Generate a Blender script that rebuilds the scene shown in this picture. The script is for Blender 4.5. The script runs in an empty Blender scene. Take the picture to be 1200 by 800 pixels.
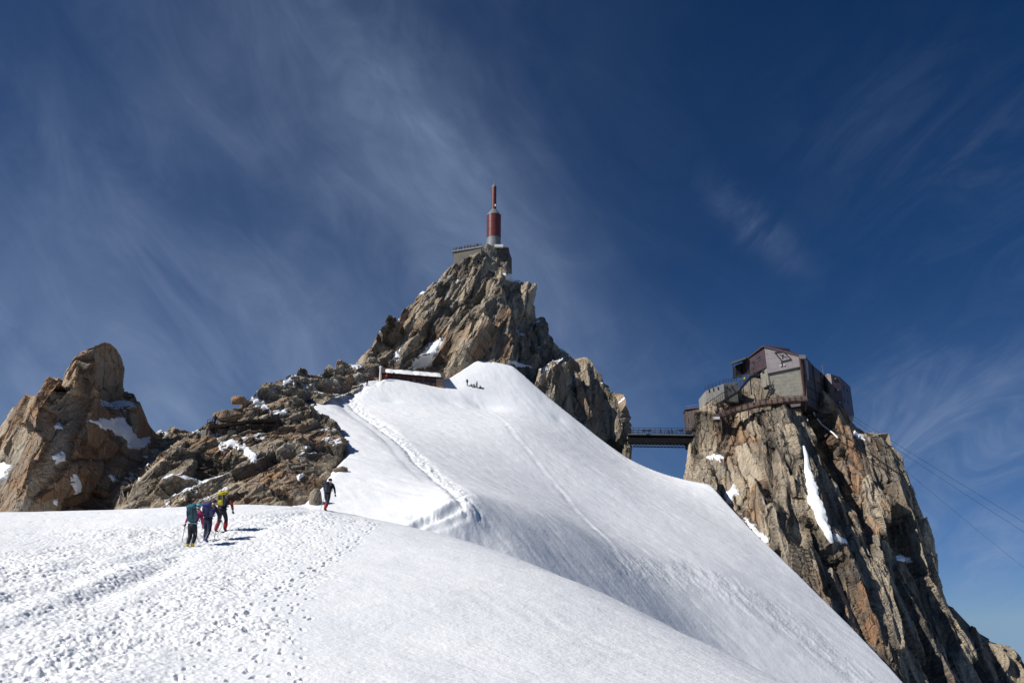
import bpy, bmesh, math, random
import numpy as np
from mathutils import Vector, geometry

random.seed(7)
RNG = np.random.default_rng(7)
R = math.radians
scene = bpy.context.scene
C = scene.collection

# ------------------------------------------------------------------ camera
PITCH = R(19.0)
FPX = 1000.0                     # focal length in pixels of a 1200 px wide photograph
cam = bpy.data.objects.new('camera', bpy.data.cameras.new('camera'))
C.objects.link(cam)
cam.location = (0, 0, 0)         # eye height is the origin; the snow is 1.6 m below
cam.rotation_euler = (R(90) + PITCH, 0, 0)
cam.data.lens = 36.0 * FPX / 1200.0
cam.data.sensor_width = 36.0
cam.data.clip_start = 0.1
cam.data.clip_end = 200000
scene.camera = cam

# ------------------------------------------------------------------ sun and sky
SUN_EL = R(40.0)
SUN_XY = np.array([-0.93, -0.367])            # plan direction towards the sun
S2 = Vector((SUN_XY[0] * math.cos(SUN_EL), SUN_XY[1] * math.cos(SUN_EL), math.sin(SUN_EL)))
sun = bpy.data.objects.new('sun', bpy.data.lights.new('sun', 'SUN'))
C.objects.link(sun)
sun.data.energy = 4.6
sun.data.angle = R(0.53)
sun.data.color = (1.0, 0.965, 0.91)
sun.rotation_euler = S2.to_track_quat('Z', 'Y').to_euler()

world = bpy.data.worlds.new('World')
scene.world = world
world.use_nodes = True


class NT:
    """small helper to write node trees as expressions"""
    def __init__(self, tree):
        self.t = tree; tree.nodes.clear()

    def n(self, kind, **kw):
        nd = self.t.nodes.new(kind)
        for k, v in kw.items():
            setattr(nd, k, v)
        return nd

    def put(self, sock, v):
        if isinstance(v, bpy.types.NodeSocket):
            self.t.links.new(v, sock)
        elif v is not None:
            sock.default_value = v

    def m(self, op, a, b=None, c=None, clamp=False):
        nd = self.n('ShaderNodeMath', operation=op, use_clamp=clamp)
        for i, v in enumerate((a, b, c)):
            if v is not None:
                self.put(nd.inputs[i], v)
        return nd.outputs[0]

    def ramp(self, v, a, b, lo=0.0, hi=1.0, kind='SMOOTHSTEP'):
        nd = self.n('ShaderNodeMapRange', interpolation_type=kind)
        self.put(nd.inputs[0], v)
        for i, x in enumerate((a, b, lo, hi)):
            self.put(nd.inputs[1 + i], x)
        return nd.outputs[0]

    def mix(self, f, a, b, blend='MIX'):
        nd = self.n('ShaderNodeMix', data_type='RGBA', blend_type=blend)
        self.put(nd.inputs[0], f)
        for s, v in ((nd.inputs[6], a), (nd.inputs[7], b)):
            if isinstance(v, (tuple, list)):
                v = tuple(v) + (1,) * (4 - len(v))
            self.put(s, v)
        return nd.outputs[2]

    def noise(self, vec, scale, detail=4, rough=0.55, dist=0.0, dims='3D'):
        nd = self.n('ShaderNodeTexNoise', noise_dimensions=dims)
        self.put(nd.inputs['Vector'], vec)
        self.put(nd.inputs['Scale'], scale); self.put(nd.inputs['Detail'], detail)
        self.put(nd.inputs['Roughness'], rough); self.put(nd.inputs['Distortion'], dist)
        return nd.outputs[0]

    def vec(self, x, y, z=0.0):
        nd = self.n('ShaderNodeCombineXYZ')
        for i, v in enumerate((x, y, z)):
            self.put(nd.inputs[i], v)
        return nd.outputs[0]

    def sep(self, v):
        nd = self.n('ShaderNodeSeparateXYZ'); self.put(nd.inputs[0], v)
        return nd.outputs

    def scale(self, v, s):
        nd = self.n('ShaderNodeVectorMath', operation='MULTIPLY')
        self.put(nd.inputs[0], v); nd.inputs[1].default_value = s
        return nd.outputs[0]


def build_sky():
    T = NT(world.node_tree)
    out = T.n('ShaderNodeOutputWorld')
    bg = T.n('ShaderNodeBackground')
    d = T.n('ShaderNodeTexCoord').outputs['Generated']
    x, y, z = T.sep(d)
    zc = T.m('MAXIMUM', z, 0.015)
    sky = T.n('ShaderNodeTexSky', sky_type='NISHITA')
    sky.sun_disc = False
    sky.sun_elevation = SUN_EL
    sky.sun_rotation = math.atan2(SUN_XY[0], SUN_XY[1])
    sky.altitude = 3700
    sky.air_density = 1.0; sky.dust_density = 0.1; sky.ozone_density = 2.0
    T.put(sky.inputs[0], T.vec(x, y, zc))
    hs = T.n('ShaderNodeHueSaturation')
    hs.inputs['Saturation'].default_value = 1.3
    hs.inputs['Value'].default_value = 0.38
    T.put(hs.inputs['Color'], sky.outputs[0])
    # thin high cirrus, laid out by azimuth and elevation in degrees
    az = T.m('MULTIPLY', T.m('ARCTAN2', x, y), 57.2958)
    el = T.m('MULTIPLY', T.m('ARCSINE', z), 57.2958)

    def blob(a0, e0, wa, we, rot=0.0):
        c, s = math.cos(R(rot)), math.sin(R(rot))
        da = T.m('SUBTRACT', az, a0); de = T.m('SUBTRACT', el, e0)
        p = T.m('DIVIDE', T.m('ADD', T.m('MULTIPLY', da, c), T.m('MULTIPLY', de, s)), wa)
        q = T.m('DIVIDE', T.m('SUBTRACT', T.m('MULTIPLY', de, c), T.m('MULTIPLY', da, s)), we)
        r2 = T.m('ADD', T.m('MULTIPLY', p, p), T.m('MULTIPLY', q, q))
        return T.m('EXPONENT', T.m('MULTIPLY', r2, -1.0))

    def streak(rot, sa, se, detail, off, lo, hi, dist=0.6, rough=0.6):
        c, s = math.cos(R(rot)), math.sin(R(rot))
        p = T.m('ADD', T.m('MULTIPLY', az, c), T.m('MULTIPLY', el, s))
        q = T.m('SUBTRACT', T.m('MULTIPLY', el, c), T.m('MULTIPLY', az, s))
        n = T.noise(T.vec(T.m('MULTIPLY', p, sa), T.m('MULTIPLY', q, se), off), 1.0, detail, rough, dist)
        return T.ramp(n, lo, hi)

    veil = streak(-36, .045, .075, 5, 3.7, .26, .78, .9, .55)
    fine = streak(-44, .12, .24, 6, 9.1, .25, .85, 1.2, .62)
    fine2 = streak(30, .10, .26, 7, 21.0, .34, .78, 1.4, .62)
    left = T.m('ADD', T.m('MULTIPLY', blob(-18, 18, 22, 24), .85), T.m('MULTIPLY', blob(-7, 33, 5.5, 22, 38), .50))
    left = T.m('ADD', left, T.m('MULTIPLY', blob(-26, 12, 14, 5, -28), .55))
    left = T.m('ADD', left, T.m('MULTIPLY', blob(-3, 11, 20, 6), .30))
    cl = T.m('MULTIPLY', left, T.m('ADD', T.m('MULTIPLY', veil, .66), T.m('ADD', T.m('MULTIPLY', fine, .16), .36)))
    right = T.m('ADD', blob(31, 0, 11, 9, 25), T.m('MULTIPLY', blob(25, 10, 10, 5, 32), .75))
    cl = T.m('ADD', cl, T.m('MULTIPLY', right, T.m('ADD', T.m('MULTIPLY', fine2, 1.0), .25)))
    wisp = T.m('ADD', blob(17.5, 25.5, 4, 1.3, -48), T.m('MULTIPLY', blob(7, 16, 8, 4), .45))
    wisp = T.m('ADD', wisp, T.m('MULTIPLY', blob(31, 27, 6, 9, 60), .5))
    cl = T.m('ADD', cl, T.m('MULTIPLY', wisp, T.m('ADD', T.m('MULTIPLY', fine2, .38), .04)))
    cl = T.m('MULTIPLY', cl, T.m('ADD', .85, T.m('MULTIPLY', fine, .3)))
    cl = T.m('MINIMUM', T.m('MULTIPLY', cl, .52), .8)
    blue = T.mix(1.0, hs.outputs[0], (.93, .98, 1.16), 'MULTIPLY')
    blue = T.mix(T.ramp(z, .22, .0), blue, T.mix(1.0, blue, (.72, .88, 1.10), 'MULTIPLY'))
    col = T.mix(cl, blue, (2.3, 3.05, 4.55))
    T.put(bg.inputs[0], col)
    bg.inputs[1].default_value = SKY_STRENGTH
    T.put(out.inputs[0], bg.outputs[0])


SKY_STRENGTH = 0.10
build_sky()
vs = scene.view_settings
vs.view_transform = 'Standard'; vs.look = 'None'; vs.exposure = 0.20; vs.gamma = 1.0
vs.use_curve_mapping = False

# ------------------------------------------------------------------ helpers
CP, SP = math.cos(PITCH), math.sin(PITCH)


def P(u, v, Y):
    """a point of the place, seen in the 1200 x 800 photograph at (u, v), Y metres north of the camera"""
    xc = (u - 600) / FPX; yc = (400 - v) / FPX
    s = Y / (CP - yc * SP)
    return np.array([xc * s, Y, (SP + yc * CP) * s])


def PA(a):
    a = np.asarray(a, float)
    xc = (a[:, 0] - 600) / FPX; yc = (400 - a[:, 1]) / FPX
    s = a[:, 2] / (CP - yc * SP)
    return np.c_[xc * s, a[:, 2], (SP + yc * CP) * s]


def UV(p):
    d = p[:, 1] * CP + p[:, 2] * SP
    return np.c_[600 + FPX * p[:, 0] / d, 400 - FPX * (-p[:, 1] * SP + p[:, 2] * CP) / d]


def hash3(ix, iy, iz, k):
    h = (ix.astype(np.int64) * 73856093) ^ (iy.astype(np.int64) * 19349663) ^ (iz.astype(np.int64) * 83492791) ^ (k * 2654435761 + 977)
    h &= 0xffffffff
    h = ((h ^ (h >> 16)) * 0x45d9f3b) & 0xffffffff
    h = ((h ^ (h >> 16)) * 0x45d9f3b) & 0xffffffff
    h ^= h >> 16
    return (h & 0xffffff) / float(0x1000000)


def vnoise(p, seed=0):
    """value noise in -1..1 at the rows of p"""
    i = np.floor(p).astype(np.int64); f = p - i
    f = f * f * f * (f * (f * 6 - 15) + 10)
    r = np.zeros(len(p))
    for dx in (0, 1):
        wx = f[:, 0] if dx else 1 - f[:, 0]
        for dy in (0, 1):
            wy = f[:, 1] if dy else 1 - f[:, 1]
            for dz in (0, 1):
                wz = f[:, 2] if dz else 1 - f[:, 2]
                r += wx * wy * wz * hash3(i[:, 0] + dx, i[:, 1] + dy, i[:, 2] + dz, seed)
    return r * 2 - 1


def fbm(p, octaves=4, seed=0, gain=.5):
    r = np.zeros(len(p)); a = 1.0
    for o in range(octaves):
        r += a * vnoise(p * (2.03 ** o) + o * 7.3, seed + o); a *= gain
    return r


def voronoi(p, seed, jitter=.9):
    """jittered-grid Voronoi: cell random numbers (n,6), offset from the cell's seed, F2-F1"""
    base = np.floor(p).astype(np.int64)
    n = len(p)
    d1 = np.full(n, 9e9); d2 = np.full(n, 9e9)
    best = np.zeros((n, 3), np.int64); off = np.zeros((n, 3))
    for dx in (-1, 0, 1):
        for dy in (-1, 0, 1):
            for dz in (-1, 0, 1):
                c = base + (dx, dy, dz)
                s = np.c_[[hash3(c[:, 0], c[:, 1], c[:, 2], seed + k) for k in range(3)]].T
                s = c + .5 + (s - .5) * jitter
                r = p - s
                d = (r * r).sum(1)
                m = d < d1
                d2 = np.where(m, d1, np.minimum(d2, d))
                d1 = np.where(m, d, d1)
                best[m] = c[m]; off[m] = r[m]
    rnd = np.c_[[hash3(best[:, 0], best[:, 1], best[:, 2], seed + 10 + k) for k in range(6)]].T
    return rnd, off, np.sqrt(d2) - np.sqrt(d1)


class TPS:
    def __init__(self, pts, lam=0.0, scale=50.0):
        self.s = scale
        self.xy = pts[:, :2] / scale
        n = len(pts)
        K = self.phi(self.xy, self.xy) + lam * np.eye(n)
        Q = np.c_[np.ones(n), self.xy]
        A = np.block([[K, Q], [Q.T, np.zeros((3, 3))]])
        sol = np.linalg.solve(A, np.r_[pts[:, 2], np.zeros(3)])
        self.w, self.a = sol[:n], sol[n:]

    @staticmethod
    def phi(a, b):
        d2 = ((a[:, None, :] - b[None]) ** 2).sum(2)
        return .5 * d2 * np.log(d2 + 1e-12)

    def __call__(self, xy):
        xy = xy / self.s
        r = np.empty(len(xy))
        for i in range(0, len(xy), 60000):
            q = xy[i:i + 60000]
            r[i:i + 60000] = self.phi(q, self.xy) @ self.w + self.a[0] + q @ self.a[1:]
        return r


def smax(a, b, k):
    h = np.clip(.5 + .5 * (a - b) / k, 0, 1)
    return b + (a - b) * h + k * h * (1 - h)


def smin(a, b, k):
    return -smax(-a, -b, k)


def smooth(x, a, b):
    t = np.clip((x - a) / (b - a), 0, 1)
    return t * t * (3 - 2 * t)


def mesh_from(name, verts, tris, quads=None, mats=(), smooth_shade=True, attrs=None, mat_index=None):
    me = bpy.data.meshes.new(name)
    faces = tris if quads is None else quads
    k = faces.shape[1]
    me.vertices.add(len(verts)); me.loops.add(faces.size); me.polygons.add(len(faces))
    me.vertices.foreach_set('co', np.ascontiguousarray(verts, np.float32).ravel())
    me.loops.foreach_set('vertex_index', np.ascontiguousarray(faces, np.int32).ravel())
    me.polygons.foreach_set('loop_start', np.arange(0, faces.size, k, dtype=np.int32))
    me.polygons.foreach_set('use_smooth', np.full(len(faces), smooth_shade))
    if mat_index is not None:
        me.polygons.foreach_set('material_index', mat_index.astype(np.int32))
    me.update(calc_edges=True)
    for a, v in (attrs or {}).items():
        at = me.attributes.new(a, 'FLOAT', 'POINT')
        at.data.foreach_set('value', np.ascontiguousarray(v, np.float32))
    for m in mats:
        me.materials.append(m)
    return me


def link(name, me, parent=None, **props):
    o = bpy.data.objects.new(name, me)
    C.objects.link(o)
    if parent is not None:
        o.parent = parent
    for k, v in props.items():
        o[k] = v
    return o


def poly_dist(xy, line):
    """signed distance to a polyline in plan: positive on its right side"""
    best = np.full(len(xy), 1e9); sg = np.zeros(len(xy)); tt = np.zeros(len(xy))
    acc = 0.0
    for a, b in zip(line[:-1], line[1:]):
        ab = b - a; L = np.hypot(*ab)
        t = np.clip(((xy - a) @ ab) / (L * L), 0, 1)
        q = xy - (a + t[:, None] * ab)
        d = np.hypot(q[:, 0], q[:, 1])
        cr = ab[0] * q[:, 1] - ab[1] * q[:, 0]
        m = d < best - 1e-9
        best = np.where(m, d, best); sg = np.where(m, -np.sign(cr), sg); tt = np.where(m, acc + t * L, tt)
        acc += L
    return best * sg, tt


def ends(t, line, w=2.5):
    L = sum(np.hypot(*(b - a)) for a, b in zip(line[:-1], line[1:]))
    return smooth(t, 0.0, w) * (1 - smooth(t, L - w, L))


def in_poly(uv, poly):
    r = np.zeros(len(uv), bool)
    x, y = uv[:, 0], uv[:, 1]
    n = len(poly)
    for i in range(n):
        x0, y0 = poly[i]; x1, y1 = poly[(i + 1) % n]
        if y0 == y1:
            continue
        c = ((y0 > y) != (y1 > y)) & (x < (x1 - x0) * (y - y0) / (y1 - y0) + x0)
        r ^= c
    return r

# ------------------------------------------------------------------ materials


def new_mat(name):
    m = bpy.data.materials.new(name); m.use_nodes = True
    T = NT(m.node_tree)
    out = T.n('ShaderNodeOutputMaterial')
    b = T.n('ShaderNodeBsdfPrincipled')
    T.put(out.inputs[0], b.outputs[0])
    return m, T, b


def bump(T, b, h, strength, dist):
    bp = T.n('ShaderNodeBump')
    bp.inputs['Strength'].default_value = strength
    bp.inputs['Distance'].default_value = dist
    T.put(bp.inputs['Height'], h)
    T.put(b.inputs['Normal'], bp.outputs[0])


def snow_material():
    m, T, b = new_mat('snow')
    pos = T.n('ShaderNodeNewGeometry').outputs['Position']
    n1 = T.noise(pos, .35, 5, .6)
    n2 = T.noise(pos, 5.0, 4, .6)
    dirt = T.n('ShaderNodeAttribute', attribute_name='dirt').outputs['Fac']
    base = T.mix(T.ramp(n1, .3, .7), (.80, .82, .845), (.86, .87, .885))
    base = T.mix(T.m('MULTIPLY', dirt, T.ramp(n2, .38, .62)), base, (.50, .53, .57))
    T.put(b.inputs['Base Color'], base)
    b.inputs['Roughness'].default_value = .62
    b.inputs['Specular IOR Level'].default_value = .25
    n3 = T.noise(pos, 1.3, 3, .7)
    h = T.m('ADD', T.m('ADD', T.m('MULTIPLY', T.noise(pos, 9.0, 4, .65), .5), T.m('MULTIPLY', n3, 1.3)), T.m('MULTIPLY', n2, .6))
    bump(T, b, h, .55, .075)
    return m


def rock_material(name, warm=.5, dark=.5, scale=1.0, lean=0.0):
    """granite: block tints from the mesh, rust and lichen patches, streaks down the joints"""
    m, T, b = new_mat(name)
    pos = T.n('ShaderNodeNewGeometry').outputs['Position']
    x, y, z = T.sep(pos)
    A = lambda k: T.n('ShaderNodeAttribute', attribute_name=k).outputs['Fac']
    t1, t2, crack, snow = A('tint'), A('tintb'), A('crack'), A('snow')
    lx = T.m('SUBTRACT', x, T.m('MULTIPLY', z, lean))
    n_big = T.noise(pos, .055 * scale, 4, .6)
    n_mid = T.noise(pos, .30 * scale, 5, .65)
    n_fine = T.noise(pos, 2.2, 5, .7)
    streak = T.noise(T.vec(T.m('MULTIPLY', lx, .9), T.m('MULTIPLY', y, .9), T.m('MULTIPLY', z, .10)), 1.0, 5, .65, .4)
    grey = T.mix(T.ramp(t1, .22, .78), (.185, .152, .112), (.585, .470, .325))
    rust = T.mix(t1, (.300, .150, .070), (.470, .290, .155))
    w = T.m('ADD', T.m('MULTIPLY', t2, .50), T.m('ADD', T.m('MULTIPLY', n_big, .9), T.m('MULTIPLY', streak, .45)))
    col = T.mix(T.ramp(w, 1.10 - .26 * warm, 1.34 - .26 * warm), grey, rust)
    cool = T.ramp(T.m('ADD', n_mid, T.m('MULTIPLY', t1, .2)), .50, .78)
    col = T.mix(T.m('MULTIPLY', cool, .5), col, (.280, .265, .235))
    lich = T.ramp(T.m('ADD', streak, T.m('MULTIPLY', n_mid, .5)), .92 - .20 * dark, .60 - .16 * dark)
    col = T.mix(T.m('MULTIPLY', lich, .50), col, (.060, .055, .050))
    col = T.mix(T.m('MULTIPLY', T.ramp(n_fine, .35, .75), .35), col, T.mix(.5, col, (.40, .36, .30)))
    col = T.mix(T.m('MULTIPLY', T.ramp(T.noise(pos, 6.0, 3, .7), .52, .70), .40), col, (.07, .065, .06))
    col = T.mix(T.m('MULTIPLY', crack, .85), col, (.030, .028, .026))
    sn = T.ramp(T.m('ADD', snow, T.m('MULTIPLY', T.m('SUBTRACT', n_fine, .5), .5)), .48, .56)
    col = T.mix(sn, col, (.82, .85, .89))
    T.put(b.inputs['Base Color'], col)
    b.inputs['Roughness'].default_value = .85
    b.inputs['Specular IOR Level'].default_value = .2
    vor = T.n('ShaderNodeTexVoronoi', feature='DISTANCE_TO_EDGE')
    T.put(vor.inputs['Vector'], T.vec(lx, y, T.m('MULTIPLY', z, .4)))
    vor.inputs['Scale'].default_value = .9
    h = T.m('ADD', T.m('MULTIPLY', T.ramp(vor.outputs[0], 0, .10), .35), T.m('ADD', T.m('MULTIPLY', n_fine, .9), T.m('MULTIPLY', streak, .8)))
    bump(T, b, h, .9, .35)
    return m


SNOW = snow_material()

# ------------------------------------------------------------------ the snow: one sheet from the camera's feet to the summit slope
F_PTS = np.vstack([PA([
    (0, 800, 15), (150, 800, 15.2), (300, 800, 15.5), (450, 800, 16), (600, 800, 17), (760, 800, 19.5), (850, 780, 22.5),
    (0, 740, 17.4), (0, 700, 21), (0, 650, 30), (0, 622, 38), (0, 599, 46), (110, 597.5, 47), (220, 595.5, 48), (300, 592, 49),
    (345, 590, 50), (395, 596, 48), (440, 607, 46), (520, 624, 43), (600, 648, 39.5), (680, 680, 35.5), (750, 712, 32), (830, 755, 28), (905, 802, 24.5),
    (235, 631, 36.5), (382, 602, 45), (300, 650, 32.5), (150, 680, 25.5), (420, 660, 32), (560, 700, 25), (350, 740, 19.5), (700, 760, 22.5), (-200, 640, 29), (-300, 600, 45)]),
    np.array([(0, 0, -1.6), (-10, 0, -1.0), (10, 1, -2.4), (0, -12, -2.6), (5, 8, -1.5), (-5, 8, -1.2), (16, 12, -4.5), (24, 20, -9.5),
              (14, 40, -5.0), (22, 30, -8.5), (4, 56, 1.0), (-6, 60, 3.6), (-14, 62, 5.2), (-24, 64, 5.6), (-45, 62, 5.0), (-60, 30, 2.0), (30, 40, -13.0), (12, 60, -4.0)])])
EDGE = [(360, 478, 160), (402, 463, 168), (432, 446, 175), (480, 441, 180), (528, 443, 184), (560, 424, 190), (600, 431, 190), (640, 465, 187),
        (690, 505, 183), (740, 541, 178), (790, 560, 174), (830, 568, 170), (860, 600, 160), (900, 640, 148), (960, 700, 133),
        (1060, 800, 112), (1200, 950, 92)]
RIDGE = [(484, 614, 75.5), (514, 601.5, 77.5), (540, 590, 80), (512, 562, 99), (480, 532, 119), (440, 496, 145), (402, 463, 168)]
R_PTS = PA(RIDGE + EDGE[1:] + [
    (760, 655, 113), (700, 600, 130), (650, 540, 150), (610, 500, 165), (560, 470, 178), (530, 462, 178), (610, 640, 81.5), (680, 680, 85),
    (760, 715, 92), (850, 775, 95), (640, 600, 101), (560, 540, 131), (500, 480, 165), (455, 462, 171), (830, 660, 122), (900, 720, 113),
    (590, 455, 184), (552, 455, 181), (820, 620, 142), (560, 603, 81.7), (560, 628, 78.4), (600, 650, 78.8)])
L_PTS = PA(RIDGE + [(360, 585, 84), (490, 610, 77), (400, 540, 106), (425, 560, 95), (415, 510, 125), (370, 478, 152), (440, 590, 84),
                    (300, 592, 84), (345, 470, 158), (360, 540, 110)])
TF, TR, TL = TPS(F_PTS, .02), TPS(R_PTS, .0006), TPS(L_PTS, .004)
EDGE_XY = PA(EDGE)[:, :2]
RIDGE_XY = PA(RIDGE)[:, :2]
LEFT_XY = PA([(240, 604, 76), (300, 600, 79), (366, 590, 83), (398, 570, 96), (416, 535, 114), (404, 498, 131), (368, 476, 155), (356, 462, 176)])[:, :2]


def poly_xy(pts):
    return PA(pts)[:, :2]


def snow_parts(xy):
    f = TF(xy)
    f = f - 1.2 * np.maximum(xy[:, 1] - 66, 0) - .9 * np.maximum(-xy[:, 0] - 70, 0)
    r, l = TR(xy), TL(xy)
    d, _ = poly_dist(xy, RIDGE_XY)
    l = l + .5 * np.maximum(d - 2, 0); r = r + .5 * np.maximum(-d - 2, 0)
    h = smin(l, r, 1.2)
    d, _ = poly_dist(xy, EDGE_XY)
    h = h - 1.1 * np.maximum(-d - .3, 0)          # beyond the rim the far side drops away
    d, _ = poly_dist(xy, LEFT_XY)
    h = h - 1.1 * np.maximum(-d - .6, 0)         # and under the broken ridge on the left it drops too
    return f, h


def snow_base(xy):
    f, h = snow_parts(xy)
    return smax(f, h, .9)


def ground_z(x, y):
    return float(snow_z(np.array([[x, y]]))[0])


# trampled snow: prints are stamped into a fine height map laid over the plan
MX0, MX1, MY0, MY1, MS = -34.0, 8.0, 10.0, 58.0, 0.026
HM = np.zeros((int((MY1 - MY0) / MS), int((MX1 - MX0) / MS)), np.float32)


def stamp(x, y, ang, lx, ly, depth, rim=.26):
    k = int(max(lx, ly) * 2.3 / MS) + 1
    i0 = int((y - MY0) / MS); j0 = int((x - MX0) / MS)
    if i0 - k < 0 or j0 - k < 0 or i0 + k >= HM.shape[0] or j0 + k >= HM.shape[1]:
        return
    yy, xx = np.mgrid[-k:k + 1, -k:k + 1] * MS
    c, s = math.cos(ang), math.sin(ang)
    a = (xx * c + yy * s) / lx; b = (-xx * s + yy * c) / ly
    r = np.sqrt(a * a + b * b)
    d = -depth * (1 - smooth(r, .40, 1.15)) + rim * depth * np.exp(-((r - 1.30) / .22) ** 2) * (.55 + .45 * np.sin(np.arctan2(b, a) * 2 + x * 7))
    HM[i0 - k:i0 + k + 1, j0 - k:j0 + k + 1] += d


def catmull(pts, step):
    pts = np.asarray(pts, float)
    q = np.vstack([2 * pts[0] - pts[1], pts, 2 * pts[-1] - pts[-2]])
    r = []
    for i in range(1, len(q) - 2):
        n = max(2, int(np.hypot(*(q[i + 1] - q[i])[:2]) / step))
        for t in np.linspace(0, 1, n, endpoint=False):
            r.append(.5 * ((2 * q[i]) + (q[i + 1] - q[i - 1]) * t + (2 * q[i - 1] - 5 * q[i] + 4 * q[i + 1] - q[i + 2]) * t * t
                           + (-q[i - 1] + 3 * q[i] - 3 * q[i + 1] + q[i + 2]) * t ** 3))
    r.append(pts[-1])
    return np.array(r)


def ray_ground(u, v):
    """where the view line through (u, v) meets the bare snow of the foreground"""
    prev = None
    for Y in np.arange(8, 60, .15):
        p = P(u, v, Y)
        g = snow_base(p[None, :2])[0] - p[2]
        if g > 0:
            return p[:2]
    return P(u, v, 50)[:2]


LANES = [[(-60, 730), (60, 690), (140, 660), (225, 637), (300, 612), (360, 601), (384, 599)],
         [(-60, 700), (60, 668), (140, 645), (215, 626), (290, 609), (350, 599), (384, 597.5)],
         [(-60, 775), (80, 716), (160, 678), (240, 640), (310, 617), (372, 601)],
         [(-40, 662), (70, 643), (150, 630), (250, 614), (330, 601)],
         [(20, 830), (120, 752), (220, 690), (300, 645), (350, 618), (384, 602)],
         [(180, 830), (240, 755), (290, 700), (330, 655), (370, 622), (400, 605)],
         [(330, 830), (345, 745), (362, 690), (385, 645), (410, 617), (425, 606)],
         [(262, 830), (310, 740), (330, 690), (350, 650), (390, 612)]]
SINGLES = [[(0, 604), (70, 602), (140, 601), (230, 599)], [(20, 613), (120, 606), (220, 603)],
           [(300, 720), (360, 672), (420, 628), (440, 612)], [(330, 690), (400, 650), (436, 618)]]


def stamp_all():
    for li, ln in enumerate(LANES):
        w = [ray_ground(*q) for q in ln]
        c = catmull(w, .1)
        heavy = li < 5
        for rep in range(12 if heavy else 2):
            side = 1
            i = int(RNG.integers(0, 5))
            spread = .42 if heavy else .11
            while i < len(c) - 1:
                p = c[i]; t = c[min(i + 1, len(c) - 1)] - c[max(i - 1, 0)]
                a = math.atan2(t[1], t[0])
                off = side * .13 + RNG.normal(0, spread)
                nx, ny = -math.sin(a), math.cos(a)
                stamp(p[0] + nx * off, p[1] + ny * off, a + RNG.normal(0, .2), RNG.uniform(.10, .145), RNG.uniform(.045, .068), RNG.uniform(.025, .07) * (1 if heavy else 2.1))
                side = -side
                i += int(RNG.integers(4, 9))
    for ln in SINGLES:
        c = catmull([ray_ground(*q) for q in ln], .1)
        side = 1; i = 0
        while i < len(c) - 1:
            p = c[i]; t = c[min(i + 1, len(c) - 1)] - c[max(i - 1, 0)]
            a = math.atan2(t[1], t[0]); off = side * .15 + RNG.normal(0, .08)
            stamp(p[0] - math.sin(a) * off, p[1] + math.cos(a) * off, a, .17, .085, RNG.uniform(.11, .17), .3)
            side = -side; i += int(RNG.integers(6, 9))
    # the wide churned-up area left of the smooth shoulder
    n = 0
    while n < 9000:
        y = RNG.uniform(12.5, 50); x = RNG.uniform(-30, 2)
        u, v = UV(np.array([[x, y, snow_base(np.array([[x, y]]))[0]]]))[0]
        if u < -140 or v > 850:
            n += 1; continue
        lim = np.interp(v, [600, 640, 700, 800], [440, 405, 320, 335]) + RNG.normal(0, 22) + RNG.exponential(60) * (RNG.random() < .16)
        top = np.interp(u, [-200, 0, 120, 250, 400], [622, 618, 610, 604, 596]) + RNG.normal(0, 3)
        if u < lim and v > top:
            pd = vnoise(np.array([[x * .33, y * .22, 0.0]]), 77)[0]
            if RNG.random() < .62 + .9 * pd:
                stamp(x, y, RNG.normal(1.9, .55), RNG.uniform(.05, .13), RNG.uniform(.035, .07), RNG.uniform(.012, .055) * (1 + .8 * pd))
        n += 1


stamp_all()


def hm_sample(xy):
    fx = (xy[:, 0] - MX0) / MS; fy = (xy[:, 1] - MY0) / MS
    ok = (fx > 1) & (fy > 1) & (fx < HM.shape[1] - 2) & (fy < HM.shape[0] - 2)
    r = np.zeros(len(xy))
    fx, fy = fx[ok], fy[ok]
    j = fx.astype(int); i = fy.astype(int); a = fx - j; b = fy - i
    r[ok] = (HM[i, j] * (1 - a) + HM[i, j + 1] * a) * (1 - b) + (HM[i + 1, j] * (1 - a) + HM[i + 1, j + 1] * a) * b
    return r


LANE_XY = [np.array([ray_ground(*q) for q in ln]) for ln in LANES[:4]]
TRAIL_XY = poly_xy([(543, 592, 79)] + RIDGE[1:] + [(425, 449, 173), (450, 443, 178)])
TRENCH_XY = poly_xy([(470, 618, 73), (492, 610, 76), (518, 600, 78), (541, 589, 80.5)])
TRACK2_XY = poly_xy([(553, 456, 181), (580, 490, 171), (620, 545, 148), (660, 590, 133), (700, 640, 115), (740, 690, 101)])
TRACK3_XY = poly_xy([(541, 590, 80), (572, 615, 80), (598, 640, 81), (640, 675, 82)])


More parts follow.
